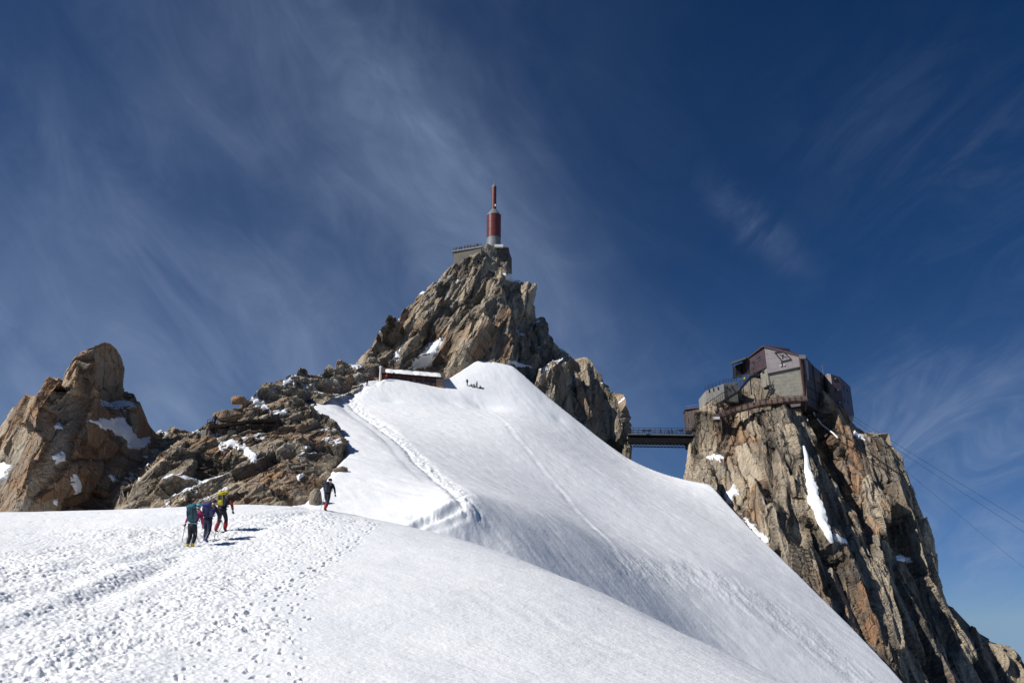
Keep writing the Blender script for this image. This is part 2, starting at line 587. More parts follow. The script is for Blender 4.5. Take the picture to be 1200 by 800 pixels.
def snow_z(xy, want_dirt=False):
    f, h = snow_parts(xy)
    z = smax(f, h, .9)
    x, y = xy[:, 0], xy[:, 1]
    isf = smooth(f - h, -.5, .6)
    p3 = np.c_[xy, np.zeros(len(xy))]
    u_v = UV(np.c_[xy, z])
    u, v = u_v[:, 0], u_v[:, 1]
    near = (y < 62) & (y > 3)
    dz = np.zeros(len(xy)); dirt = np.zeros(len(xy))
    # foreground
    i = np.where(near)[0]
    if len(i):
        q = p3[i]
        hm = hm_sample(xy[i])
        edge = xy[i, 0] - np.interp(xy[i, 1], [10, 15, 20, 25, 30, 40, 50], [-3.6, -4.0, -5.2, -6.0, -6.3, -6.9, -7.6])
        m = 1 - smooth(edge + 1.2 * vnoise(q * .7, 5), -1.5, 1.2)
        top = np.interp(xy[i, 0], [-34, -22, -14, -8], [32, 36, 41, 46])
        m = m * (1 - smooth(xy[i, 1] - top, -3, 2))
        lump = fbm(q * np.array([3.4, 3.4, 1]), 4, 31, .68)
        billow = np.abs(fbm(q * 6.0, 3, 41, .65))
        d = np.clip(hm, -.20, .09) * .60 + m * (.55 + .75 * vnoise(q * np.array([.5, .3, 1]), 78)) * (.034 * lump + .038 * (.45 - billow)) + m * (.012 * fbm(q * 13.0, 2, 79)) + .05 * vnoise(q * .35, 3) + m * .045 * fbm(q * np.array([.75, .55, 1]), 2, 80)
        for k, ln in enumerate(LANE_XY):
            dd, _ = poly_dist(xy[i], ln)
            w = .42 + .1 * vnoise(q * .8, 60 + k)
            am = (.11, .045, .09, .04)[k] * np.clip(.75 + 1.1 * vnoise(q * .35, 90 + k), .1, 1.6)
            d -= am * np.exp(-((dd + .35 * vnoise(q * .25, 95 + k)) / w) ** 2) - .4 * am * np.exp(-((np.abs(dd) - .85) / .3) ** 2)
        rip = np.sin((xy[i, 0] * 1.0 + xy[i, 1] * .35) * 7 + 2.2 * vnoise(q * .5, 9)) * smooth(vnoise(q * .28, 12), .05, .6)
        d += (1 - m) * (.006 * rip + .012 * vnoise(q * 1.6, 14) + .05 * vnoise(q * .12, 15))
        dz[i] += d * isf[i]
    # summit slope
    j = np.where((y > 45) & (isf < .98))[0]
    if len(j):
        q = p3[j]; X = xy[j]
        fade = 1 - isf[j]
        d = .35 * vnoise(q * .045, 20) + .10 * vnoise(q * .17, 21) + .035 * vnoise(q * .7, 22) + .016 * fbm(np.c_[X[:, 0] * 1.6 + X[:, 1] * .7, X[:, 1] * .5 - X[:, 0] * .2, 0 * X[:, 0]], 3, 34)
        d -= .03 * smooth(vnoise(np.c_[X[:, 0] * .9 + X[:, 1] * .80, (X[:, 1] - X[:, 0]) * .05, 0 * X[:, 0]], 35), .25, .8)
        dd, tt = poly_dist(X, TRAIL_XY)
        dd = dd - .9 + .25 * vnoise(np.c_[tt * .12, 0 * tt, 0 * tt], 23)
        steps = vnoise(np.c_[tt * 1.9, dd * 1.9, 0 * tt], 25)
        fe = ends(tt, TRAIL_XY, 1.5)
        band = np.exp(-(dd / 1.3) ** 2) * fe
        d -= .24 * fe * np.exp(-((dd + .7) / .45) ** 2) + .10 * band
        d += band * (.15 * steps + .10 * fbm(np.c_[tt * 3.1, dd * 3.1, 0 * tt], 2, 26))
        dd, tt = poly_dist(X, TRENCH_XY)
        dd = dd + .12 * vnoise(q * .9, 24)
        fe = ends(tt, TRENCH_XY, .8)
        d -= fe * .40 * np.exp(-(dd / .34) ** 2) - fe * .20 * np.exp(-((dd + .75) / .35) ** 2) * (1 + .2 * vnoise(q * 4.5, 27))
        d -= fe * .24 * np.exp(-((dd - 1.15) / .24) ** 2) - fe * .05 * np.exp(-((dd - 2.3) / .7) ** 2) * (.5 + fbm(q * 2.2, 3, 30))
        for line, amp, sd in ((TRACK2_XY, .10, 28), (TRACK3_XY, .13, 29)):
            dd, tt = poly_dist(X, line)
            dd = dd + .35 * vnoise(np.c_[tt * .15, 0 * tt, 0 * tt], sd + 50)
            amp = amp * ends(tt, line, 3.0)
            d -= amp * np.exp(-(dd / .55) ** 2) * (.55 + .6 * vnoise(np.c_[tt * 1.3, dd, 0 * tt], sd)) - .4 * amp * np.exp(-((dd + .9) / .4) ** 2)
        # wind-scoured crust low on the slope
        uu, vv = u[j], v[j]
        yb = np.interp(uu, [700, 760, 800, 860, 920, 990, 1040], [640, 655, 658, 678, 712, 765, 800])
        cr = smooth(vv, yb - 9, yb + 3) * (1 - smooth(vv, yb + 16, yb + 46)) * smooth(uu, 690, 740)
        ex = np.c_[X[:, 0] * .9 + X[:, 1] * .45, (X[:, 1] * .9 - X[:, 0] * .45) * .33, 0 * X[:, 0]]
        rough = np.abs(fbm(ex * 1.0, 4, 33, .65))
        d -= .08 * cr * smooth(rough, .12, .7)
        dirt[j] = np.clip(cr * smooth(fbm(ex * .8, 3, 39), -.1, .6) * 1.1, 0, 1)
        # little bergschrund hollow under the hut
        for (cu, cv, cy, su, sv, am) in ((570, 468, 178, 4.6, 1.7, 1.25), (528, 474, 175, 2.6, .9, .45), (460, 470, 169, 2.0, .8, .35), (655, 480, 181, 1.6, .8, .4)):
            c0 = P(cu, cv, cy)[:2]
            g = ((X[:, 0] - c0[0]) / su) ** 2 + ((X[:, 1] - c0[1]) / (sv * 1.8)) ** 2
            d -= am * np.exp(-g) * (.85 + .25 * vnoise(q * .3, 44))
        dz[j] += d * fade
    if want_dirt:
        return z + dz, dirt
    return z + dz


def build_snow():
    a = np.concatenate([np.linspace(-62, -34, 60, endpoint=False), np.linspace(-34, 34, 1150), np.linspace(34, 62, 60)[1:]])
    r = [2.0]
    while r[-1] < 262:
        y = r[-1]
        if y < 12: st = .35
        elif y < 54: st = .034 + (y - 12) * .0016
        elif y < 66: st = .22
        else: st = .33
        r.append(y + st)
    r = np.array(r)
    A, Rr = np.meshgrid(np.radians(a), r)
    rr = Rr / np.maximum(np.cos(np.clip(A, -R(38), R(38))), .3)      # rows run straight across the view
    xy = np.c_[(rr * np.sin(A)).ravel(), (rr * np.cos(A)).ravel()]
    z, dirt = snow_z(xy, True)
    nr, nc = A.shape
    idx = np.arange(nr * nc).reshape(nr, nc)
    quads = np.stack([idx[:-1, :-1], idx[:-1, 1:], idx[1:, 1:], idx[1:, :-1]], -1).reshape(-1, 4)
    zq = z[quads]
    keep = zq.max(1) > -60
    me = mesh_from('snow_field', np.c_[xy, z], None, quads[keep], [SNOW], True, {'dirt': dirt})
    o = link('snow_field', me, kind='structure')
    print('snow verts', nr * nc)
    return o


build_snow()

# ------------------------------------------------------------------ rock: closed masses with broken, jointed faces
def refine(verts, tris, flag, hf, hb, maxit=14):
    """split every edge longer than its limit, keeping the mesh whole; flag: 1 where the face is seen, 0 on the far side"""
    verts = np.asarray(verts, float); tris = np.asarray(tris, int); flag = np.asarray(flag, float)
    for _ in range(maxit):
        e = np.sort(np.concatenate([tris[:, [0, 1]], tris[:, [1, 2]], tris[:, [2, 0]]]), 1)
        key = e[:, 0].astype(np.int64) * (len(verts) + 1) + e[:, 1]
        uk, inv = np.unique(key, return_inverse=True)
        e0 = (uk // (len(verts) + 1)).astype(int); e1 = (uk % (len(verts) + 1)).astype(int)
        L = np.linalg.norm(verts[e0, :3] - verts[e1, :3], axis=1)
        lim = np.where((flag[e0] + flag[e1]) > 1.0, hf, hb)
        cut = L > lim
        if not cut.any():
            break
        nid = np.full(len(uk), -1); nid[cut] = len(verts) + np.arange(cut.sum())
        verts = np.vstack([verts, (verts[e0[cut]] + verts[e1[cut]]) / 2])
        flag = np.r_[flag, np.minimum(flag[e0[cut]], flag[e1[cut]])]
        n = len(tris)
        m = nid[inv].reshape(3, n).T                     # midpoints of edges 01, 12, 20
        c = (m >= 0)
        cnt = c.sum(1)
        out = [tris[cnt == 0]]
        s = cnt == 3
        t, q = tris[s], m[s]
        out += [np.c_[t[:, 0], q[:, 0], q[:, 2]], np.c_[q[:, 0], t[:, 1], q[:, 1]], np.c_[q[:, 2], q[:, 1], t[:, 2]], q]
        for k in range(3):
            s = (cnt == 1) & c[:, k]
            t = np.roll(tris[s], -k, 1); q = m[s, k]
            out += [np.c_[t[:, 0], q, t[:, 2]], np.c_[q, t[:, 1], t[:, 2]]]
            s = (cnt == 2) & ~c[:, k]                    # edge k stays whole
            t = np.roll(tris[s], -k, 1); mm = np.roll(m[s], -k, 1)
            a, b2 = mm[:, 1], mm[:, 2]                   # midpoints of 12 and 20
            out += [np.c_[t[:, 0], t[:, 1], a], np.c_[t[:, 0], a, b2], np.c_[b2, a, t[:, 2]]]
        tris = np.vstack(out)
    return verts, tris, flag


def vert_normals(v, t):
    n = np.cross(v[t[:, 1]] - v[t[:, 0]], v[t[:, 2]] - v[t[:, 0]])
    r = np.zeros_like(v)
    for k in range(3):
        for a in range(3):
            r[:, a] += np.bincount(t[:, k], n[:, a], len(v))
    return r / (np.linalg.norm(r, axis=1)[:, None] + 1e-12)


def laplace(v, t, it, keep=None, lam=.5):
    e = np.concatenate([t[:, [0, 1]], t[:, [1, 2]], t[:, [2, 0]]])
    i = np.r_[e[:, 0], e[:, 1]]; j = np.r_[e[:, 1], e[:, 0]]
    deg = np.bincount(i, minlength=len(v)).astype(float)
    v = v.copy()
    for _ in range(it):
        s = np.stack([np.bincount(i, v[j, a], len(v)) for a in range(v.shape[1])], 1) / np.maximum(deg, 1)[:, None]
        w = v + lam * (s - v)
        if keep is not None:
            w[keep] = v[keep]
        v = w
    return v


def axes(lean_x, lean_y=0.0):
    """rows: across, along the view, up the joints"""
    up = np.array([lean_x, lean_y, 1.0]); up /= np.linalg.norm(up)
    a = np.array([1.0, 0, 0]); a -= up * (a @ up); a /= np.linalg.norm(a)
    return np.array([a, np.cross(up, a), up])


def fracture(V, N, seed, scales, ax, hold, vt=.22, bend=None):
    """break the mass into flat-faced blocks: every joint cell is pressed onto a plane of its own, tilted and shifted"""
    P0 = V.copy(); V0 = V.copy()
    if bend is not None:                              # the joints fan out across the face
        V0[:, 0] -= np.interp(V[:, 0], bend[0], bend[1]) * (V[:, 2] - bend[2])
    q0 = V0 @ ax.T
    crack = np.zeros(len(V)); tint = np.zeros(len(V)); tintb = np.zeros(len(V)); wsum = 0.0
    for k, (sx, sy, sz, off, tilt, cr, wt, flatten) in enumerate(scales):
        q = q0 + np.c_[vnoise(P0 * (.5 / sx), seed + 71 + k), vnoise(P0 * (.5 / sx), seed + 81 + k), vnoise(P0 * (.5 / sx), seed + 91 + k)] * np.array([.16 * sx, .16 * sx, .16 * sz])
        q = q / np.array([sx, sy, sz])
        rnd, o, gap = voronoi(q, seed + 100 * k)
        key = (rnd[:, 0] * 1e6).astype(np.int64) * 1000003 + (rnd[:, 1] * 1e6).astype(np.int64)
        uq, first, ids = np.unique(key, return_index=True, return_inverse=True)
        m = len(uq); cnt = np.bincount(ids, minlength=m).astype(float)
        mean = lambda a: np.stack([np.bincount(ids, a[:, i], m) for i in range(a.shape[1])], 1) / cnt[:, None]
        c = mean(V); nn = mean(N)
        x = V - c[ids]
        cov = np.stack([np.bincount(ids, x[:, i] * x[:, j], m) for i in range(3) for j in range(3)], 1).reshape(m, 3, 3) / cnt[:, None, None]
        w, ev = np.linalg.eigh(cov)
        pn = ev[:, :, 0]
        pn *= np.sign((pn * nn).sum(1))[:, None] + 1e-9
        bad = (np.linalg.norm(nn, axis=1) < .55) | (cnt < 6)
        pn[bad] = (nn / (np.linalg.norm(nn, axis=1)[:, None] + 1e-9))[bad]
        r = rnd[first]
        t = ((r[:, 0] - .5) * 2)[:, None] * ax[0] * 1.0 + ((r[:, 1] - .5) * 2)[:, None] * ax[1] * .35 + ((r[:, 2] - .5) * 2)[:, None] * ax[2] * vt
        pn = pn + tilt * t
        pn /= np.linalg.norm(pn, axis=1)[:, None] + 1e-9
        pv = pn[ids]
        mv = -(x * pv).sum(1) * flatten
        mv = np.clip(mv, -.55 * sx, .55 * sx) * np.where(bad[ids], .45, 1.0)
        mv = mv + off * (r[ids, 3] - .5) * 2
        g = 1 - smooth(gap, 0.0, .07)
        mv -= cr * g * (r[ids, 4] > .35)
        mv *= hold
        V = V + pv * mv[:, None]
        crack = np.maximum(crack, (1 - smooth(gap, 0.0, .075 if k else .05)) * (r[ids, 4] > .35) * min(1.0, .4 + cr))
        tint += wt * rnd[:, 5]; tintb += wt * rnd[:, 4]; wsum += wt
        if k < len(scales) - 1:
            N = .45 * N + .55 * pv
    return V, tint / wsum, tintb / wsum, crack


ROCKS = {}


def rock(name, outline, inner, thick, mat, seed, scales, lean=0.0, hf=.3, hb=3.0, snow_amt=.0, snow_n=.72, patches=(), rough=.12, smooth_it=2, flat=True, lean_y=0.0, bend=None):
    outline = np.asarray(outline, float); inner = np.asarray(inner, float).reshape(-1, 3)
    ctl = np.vstack([outline, inner])
    n = len(outline)
    r = geometry.delaunay_2d_cdt([Vector((a[0], -a[1])) for a in ctl], [], [list(range(n))], 1, 1e-5)
    pv = np.array([(a[0], -a[1]) for a in r[0]])
    orig = [o[0] if len(o) else -1 for o in r[3]]
    dep = np.array([ctl[o, 2] if o >= 0 else ctl[np.argmin(((ctl[:, :2] - q) ** 2).sum(1)), 2] for o, q in zip(orig, pv)])
    onrim = np.array([0 <= o < n for o in orig])
    tris = np.array([t for t in r[2] if len(t) == 3])
    uvY = np.c_[pv, dep]
    front = PA(uvY)
    # seen face and far face share the rim
    di = np.where(onrim, 0, 1)
    rimxy = outline[:, :2]
    dist = np.array([min(np.hypot(*(q - a)) for a in rimxy) for q in pv])
    mid = np.where(~onrim)[0]
    remap = np.arange(len(pv)); remap[mid] = len(pv) + np.arange(len(mid))
    yb = np.maximum(uvY[mid, 2] + .6, dep[onrim].mean() + thick * np.minimum(1, dist[mid] / 60.0))
    back = PA(np.c_[pv[mid], yb])
    # the winding that faces the camera
    a = front[tris]
    s = (np.cross(a[:, 1] - a[:, 0], a[:, 2] - a[:, 0]) * a.mean(1)).sum(1)
    tris[s > 0] = tris[s > 0][:, ::-1]
    tb = remap[tris][:, ::-1]
    # a triangle whose three corners all lie on the rim would close on itself: give its far side a point of its own
    V = np.vstack([front, back]); fl = np.r_[np.ones(len(front)), np.zeros(len(back))]
    lone = (onrim[tris]).all(1)
    extra = []; tb_l = [tb[~lone]]
    for t in tb[lone]:
        c = V[t].mean(0); c = c * (1 + 4.0 / max(np.linalg.norm(c), 1))
        k = len(V) + len(extra); extra.append(c)
        tb_l.append(np.array([[t[0], t[1], k], [t[1], t[2], k], [t[2], t[0], k]]))
    if extra:
        V = np.vstack([V, extra]); fl = np.r_[fl, np.zeros(len(extra))]
    T = np.vstack([tris] + tb_l)
    V, T, fl = refine(V, T, fl, max(1.6, hf * 4), hb)
    V = laplace(V, T, smooth_it, None, .4)
    V, T, fl = refine(V, T, fl, hf * 1.5, hb)
    N = vert_normals(V, T)
    N = laplace(N, T, 4); N /= np.linalg.norm(N, axis=1)[:, None] + 1e-9
    ax = axes(lean, lean_y)
    rl = np.vstack([outline[:, :2], outline[:1, :2]])
    rd, _ = poly_dist(UV(V), rl)
    hold = .45 + .55 * smooth(np.abs(rd), 0, 8)      # the skyline keeps the mountain's own outline
    W, tint, tintb, crack = fracture(V, N, seed, scales[:-1], ax, hold, .22, bend)
    # the joints opened walls between the blocks: mesh them too, then break the small stuff
    X, T, fl = refine(np.c_[W, tint, tintb, crack, hold], T, fl, hf, hb, 7)
    V = X[:, :3]; hold = X[:, 6]
    N = laplace(vert_normals(V, T), T, 2); N /= np.linalg.norm(N, axis=1)[:, None] + 1e-9
    W, ta, tb_, ck = fracture(V, N, seed + 500, scales[-1:], ax, hold, .22, bend)
    tint = .78 * X[:, 3] + .22 * ta; tintb = .78 * X[:, 4] + .22 * tb_; crack = np.maximum(X[:, 5], ck * .8)
    q = V @ ax.T
    d = rough * fbm(q * np.array([1.0, 1.0, .40]), 4, seed + 7, .62)
    W = W + N * d[:, None]
    snow = np.zeros(len(V))
    # snow settles where the broken surface is flat enough
    n2 = laplace(vert_normals(W, T), T, 2)
    n2 /= np.linalg.norm(n2, axis=1)[:, None] + 1e-9
    patchy = fbm(V * .13, 3, seed + 60)
    if snow_amt > 0:
        snow = smooth(n2[:, 2] + .22 * patchy, snow_n, snow_n + .14) * smooth(patchy, .35 - snow_amt, .65 - snow_amt)
    used = np.zeros(len(T), bool)
    uvw = UV(W)
    tc_uv = uvw[T].mean(1)
    faceN = np.cross(W[T[:, 1]] - W[T[:, 0]], W[T[:, 2]] - W[T[:, 0]])
    seen = (faceN * W[T].mean(1)).sum(1) < 0
    me = mesh_from(name, W, T, None, [mat], not flat, {'tint': tint, 'tintb': tintb, 'crack': crack, 'snow': snow})
    if not flat:
        me.set_sharp_from_angle(angle=R(32))
    o = link(name, me, kind='structure')
    ROCKS[o.name] = (W, T, fl)
    # snow lying in the gullies and on ledges: sheets of their own, draped over the rock
    for pi, pl in enumerate(patches):
        pl = np.array(pl, float)
        ctr = pl.mean(0)
        wob = tc_uv + 1.7 * np.c_[vnoise(np.c_[tc_uv * .65, np.full(len(tc_uv), pi)], seed + 42), vnoise(np.c_[tc_uv * .65, np.full(len(tc_uv), pi)], seed + 43)] + 2.4 * np.c_[vnoise(np.c_[tc_uv * .22, np.full(len(tc_uv), pi)], seed + 40), vnoise(np.c_[tc_uv * .22, np.full(len(tc_uv), pi)], seed + 41)]
        sel = in_poly(wob, pl) & (fl[T].sum(1) > 2.5)
        if sel.sum() < 6:
            continue
        ids, inv = np.unique(T[sel], return_inverse=True)
        t2 = inv.reshape(-1, 3)
        w2 = W[ids].copy()
        e = np.sort(np.concatenate([t2[:, [0, 1]], t2[:, [1, 2]], t2[:, [2, 0]]]), 1)
        uq, cnt = np.unique(e, axis=0, return_counts=True)
        rim = np.unique(uq[cnt == 1])
        w3 = laplace(w2, t2, 45, None, .5)
        nn = laplace(N[ids], t2, 3)
        depth = np.ones(len(w2)); depth[rim] = 0
        depth = laplace(depth[:, None], t2, 3, rim)[:, 0]
        w3 = np.where(depth[:, None] > .02, w3, w2) + nn * (.06 + .22 * depth[:, None]) + np.array([0, 0, .05])
        w3[rim] = w2[rim] - nn[rim] * .15
        sm = mesh_from('snow_patch', w3, t2, None, [SNOW], True, {'dirt': np.zeros(len(w3))})
        link('snow_patch', sm, kind='structure')
    print('rock', name, len(V))
    return o


GRANITE = rock_material('granite', .62, .40, 1.0, .30)
PILLAR = rock_material('granite_pillar', .62, .32, 1.0, .1)
RUSTY = rock_material('granite_rusty', 1.40, .68, 1.0, .1)
RUBBLE = rock_material('granite_dark', .40, .80, 1.3, .3)
RIDGEROCK = rock_material('granite_ridge', .72, .48, 1.2, .6)

# the summit peak
rock('summit_peak',
     [(408, 470, 186), (424, 436, 187), (428, 414, 188), (436, 407, 189), (440, 408, 190), (443, 388, 193), (455, 369, 197), (463, 371, 198), (467, 375, 199), (472, 361, 201), (478, 358, 202), (483, 356, 203),
      (486, 347, 205), (495, 343, 207), (502, 337, 209), (508, 330, 211), (517, 317, 215), (532, 309, 219), (546, 306, 224), (560, 300, 228), (565, 289, 229), (571, 285, 230), (577, 287, 231), (592, 290, 235), (598, 296, 236),
      (600, 305, 236), (598, 318, 235), (604, 326, 233), (617, 331, 231), (627, 332, 230), (630, 340, 230), (627, 356, 229), (628, 374, 228), (634, 371, 228), (641, 378, 228), (644, 394, 227), (655, 401, 226),
      (667, 411, 223), (678, 420, 221), (690, 427, 218), (703, 444, 215), (712, 452, 213), (721, 462, 211), (729, 476, 208), (728, 491, 206), (733, 505, 205), (739, 521, 204), (739, 545, 203), (738, 620, 194),
      (640, 620, 180), (540, 560, 182), (420, 520, 180)],
     [(540, 455, 191), (575, 448, 190), (610, 455, 192), (500, 455, 190), (465, 440, 189), (445, 425, 188), (505, 415, 193), (478, 415, 194), (470, 390, 197),
      (500, 385, 198), (520, 372, 200), (545, 350, 207), (553, 330, 214), (562, 312, 221), (572, 298, 227), (524, 338, 210), (530, 400, 192), (548, 400, 190), (560, 370, 198),
      (580, 345, 208), (588, 318, 222), (600, 345, 216), (611, 345, 217), (590, 380, 199), (575, 400, 191), (612, 375, 212), (606, 400, 197), (585, 425, 189), (622, 395, 213),
      (640, 410, 206), (630, 430, 196), (655, 425, 207), (650, 455, 198), (675, 445, 208), (680, 475, 202), (662, 480, 195.5), (700, 470, 206.5), (705, 505, 202), (690, 520, 197), (718, 520, 202.5), (600, 480, 190), (640, 510, 193), (560, 490, 186)],
     45, GRANITE, 11,
     [(7, 14, 52, 1.9, .85, .7, .8, .8), (2.4, 5, 19, .60, .80, .45, 1.0, .85), (.95, 1.8, 6.0, .14, .36, .18, .5, .75)],
     lean=.08, lean_y=.70, bend=([-26, 14], [.42, .02], 75), hf=.27, hb=4, snow_amt=.06, snow_n=.80,
     patches=[[(505, 400), (519, 396), (512, 418), (500, 434), (476, 434), (488, 418)], [(588, 321), (600, 321), (617, 331), (606, 332), (592, 327)],
              [(592, 426), (602, 423), (620, 426), (626, 432), (612, 430)], [(462, 412), (470, 410), (468, 420), (458, 428)]],
     rough=.09, smooth_it=1)

# the north pillar below the station
rock('station_pillar',
     [(799, 568, 182), (803, 548, 190), (806, 528, 196), (808, 510, 199), (814, 492, 199), (822, 484, 199), (828, 472, 197), (840, 464, 200), (860, 452, 204), (880, 440, 207), (905, 436, 210),
      (940, 446, 208), (962, 462, 206), (978, 478, 205), (990, 496, 204), (1004, 506, 203), (1015, 513, 202), (1026, 516, 201), (1034, 525, 200), (1046, 536, 199), (1054, 546, 198), (1062, 560, 197),
      (1066, 571, 196), (1075, 580, 195), (1083, 596, 194), (1089, 612, 193), (1092, 634, 192), (1095, 652, 191), (1100, 675, 190), (1104, 700, 189), (1109, 716, 188), (1118, 722, 187), (1128, 736, 186), (1140, 750, 184),
      (1155, 757, 182), (1172, 765, 181), (1188, 770, 180), (1205, 780, 179), (1240, 800, 178), (1290, 860, 172), (1280, 960, 150), (1050, 960, 118), (930, 800, 128), (850, 690, 150), (810, 620, 165)],
     [(835, 500, 190), (830, 540, 180), (815, 550, 181), (850, 545, 183), (855, 580, 172), (870, 500, 188), (875, 540, 176), (868, 600, 168), (900, 480, 190), (905, 520, 177), (900, 560, 169), (895, 610, 160),
      (925, 478, 190), (930, 520, 175), (935, 570, 166), (930, 630, 155), (960, 500, 190), (955, 540, 180), (968, 590, 170), (965, 640, 157), (960, 690, 144), (985, 520, 194), (990, 560, 186), (1000, 610, 174),
      (1005, 650, 163), (1000, 700, 150), (1000, 760, 138), (1020, 540, 190), (1035, 580, 184), (1050, 620, 177), (1040, 660, 168), (1060, 700, 162), (1050, 760, 148), (1065, 600, 184), (1080, 650, 182),
      (1090, 720, 176), (1085, 780, 160), (1120, 770, 170), (1150, 800, 166), (1020, 820, 132), (1120, 850, 146), (1200, 860, 160), (940, 730, 138), (1030, 610, 172), (1012, 680, 155), (1022, 730, 150)],
     40, PILLAR, 23,
     [(8.5, 14, 60, 1.9, .90, .7, .8, .8), (2.9, 6, 22, .62, .85, .45, 1.0, .85), (1.05, 2.2, 6.5, .13, .38, .18, .5, .75)],
     lean=.20, lean_y=.85, hf=.27, hb=4, snow_amt=-.05, snow_n=.84,
     patches=[[(998, 503), (1006, 506), (1018, 514), (1010, 516), (1000, 510)],
              [(826, 536), (838, 530), (852, 536), (845, 539), (832, 539)], [(846, 578), (862, 566), (868, 576), (858, 590), (848, 590)], [(972, 622), (990, 632), (996, 640), (978, 636)],
              [(1048, 650), (1066, 652), (1070, 660), (1052, 658)], [(866, 600), (882, 612), (905, 632), (898, 640), (878, 622)]],
     rough=.09, smooth_it=1)

# the leaning pinnacle on the far left
rock('rock_pinnacle',
     [(-60, 650, 116), (-60, 540, 124), (-20, 525, 124), (-4, 512, 123), (6, 508, 122), (10, 492, 121), (18, 482, 120), (28, 470, 119), (33, 461, 118), (37, 460, 117), (44, 454, 117), (52, 447, 117), (60, 443, 117), (67, 440, 117), (72, 444, 117), (77, 457, 116),
      (80, 434, 117), (83, 423, 118), (89, 417, 119), (98, 411, 119), (110, 406, 122), (122, 401, 125), (128, 403, 127), (134, 409, 129), (139, 419, 131), (142, 430, 132), (144, 444, 133), (146, 459, 133), (156, 459, 132), (161, 472, 130),
      (168, 484, 131), (170, 497, 132), (176, 509, 133), (186, 520, 132), (186, 560, 125), (176, 660, 114)],
     [(66, 452, 111), (48, 475, 108), (40, 500, 106), (33, 525, 104), (22, 560, 102), (14, 600, 101), (20, 640, 100), (10, 520, 112), (0, 560, 110), (78, 462, 119), (85, 448, 107.5), (89, 430, 109), (104, 428, 117), (116, 413, 122), (100, 455, 116), (128, 440, 128), (80, 480, 114), (110, 480, 117), (140, 480, 124),
      (60, 500, 108.5), (90, 520, 112), (120, 510, 119), (150, 505, 126), (60, 545, 107), (100, 560, 112), (140, 550, 120), (60, 600, 105), (110, 600, 111), (150, 600, 117), (-30, 580, 112)],
     26, RUSTY, 37,
     [(6, 10, 20, .9, .55, .45, .8, .8), (2.6, 4, 9.0, .24, .38, .34, 1.0, .8), (.9, 1.4, 2.6, .04, .16, .08, .3, .6)],
     lean=.25, lean_y=.4, hf=.19, hb=3, snow_amt=.03, snow_n=.82,
     patches=[[(100, 493), (118, 489), (140, 489), (152, 499), (160, 512), (178, 514), (170, 526), (150, 528), (146, 515), (128, 505)], [(58, 534), (68, 527), (76, 532), (77, 543), (64, 545)],
              [(82, 558), (90, 553), (97, 576), (86, 580)], [(64, 496), (71, 494), (73, 504), (66, 504)], [(124, 557), (135, 557), (141, 565), (130, 566)], [(-60, 560), (0, 540), (16, 545), (8, 560), (-10, 580), (-60, 590)], [(62, 587), (68, 584), (69, 594), (62, 594)]],
     rough=.08, smooth_it=0)

# snow-dusted dark rubble behind, between the pinnacle and the ridge
rock('rubble_slope',
     [(120, 660, 112), (140, 575, 120), (155, 540, 128), (170, 518, 136), (180, 510, 139), (186, 503, 140), (194, 506, 141), (199, 500, 141), (206, 499, 141), (213, 504, 141), (222, 507, 140), (232, 505, 139), (250, 520, 132), (250, 560, 124), (230, 660, 106)],
     [(180, 540, 126), (200, 520, 131), (170, 570, 118), (210, 550, 122), (160, 610, 112), (200, 610, 111)],
     22, RUBBLE, 51,
     [(4, 4, 6, 1.0, .5, .4, .6, .8), (1.7, 1.7, 2.6, .45, .6, .3, 1.0, .9), (.7, .7, 1.0, .12, .5, .1, .4, .8)],
     lean=.5, hf=.22, hb=3, snow_amt=.42, snow_n=.62,
     patches=[[(170, 526), (182, 520), (176, 534), (160, 546), (150, 548)], [(150, 575), (163, 565), (160, 580), (146, 592)]], rough=.12)

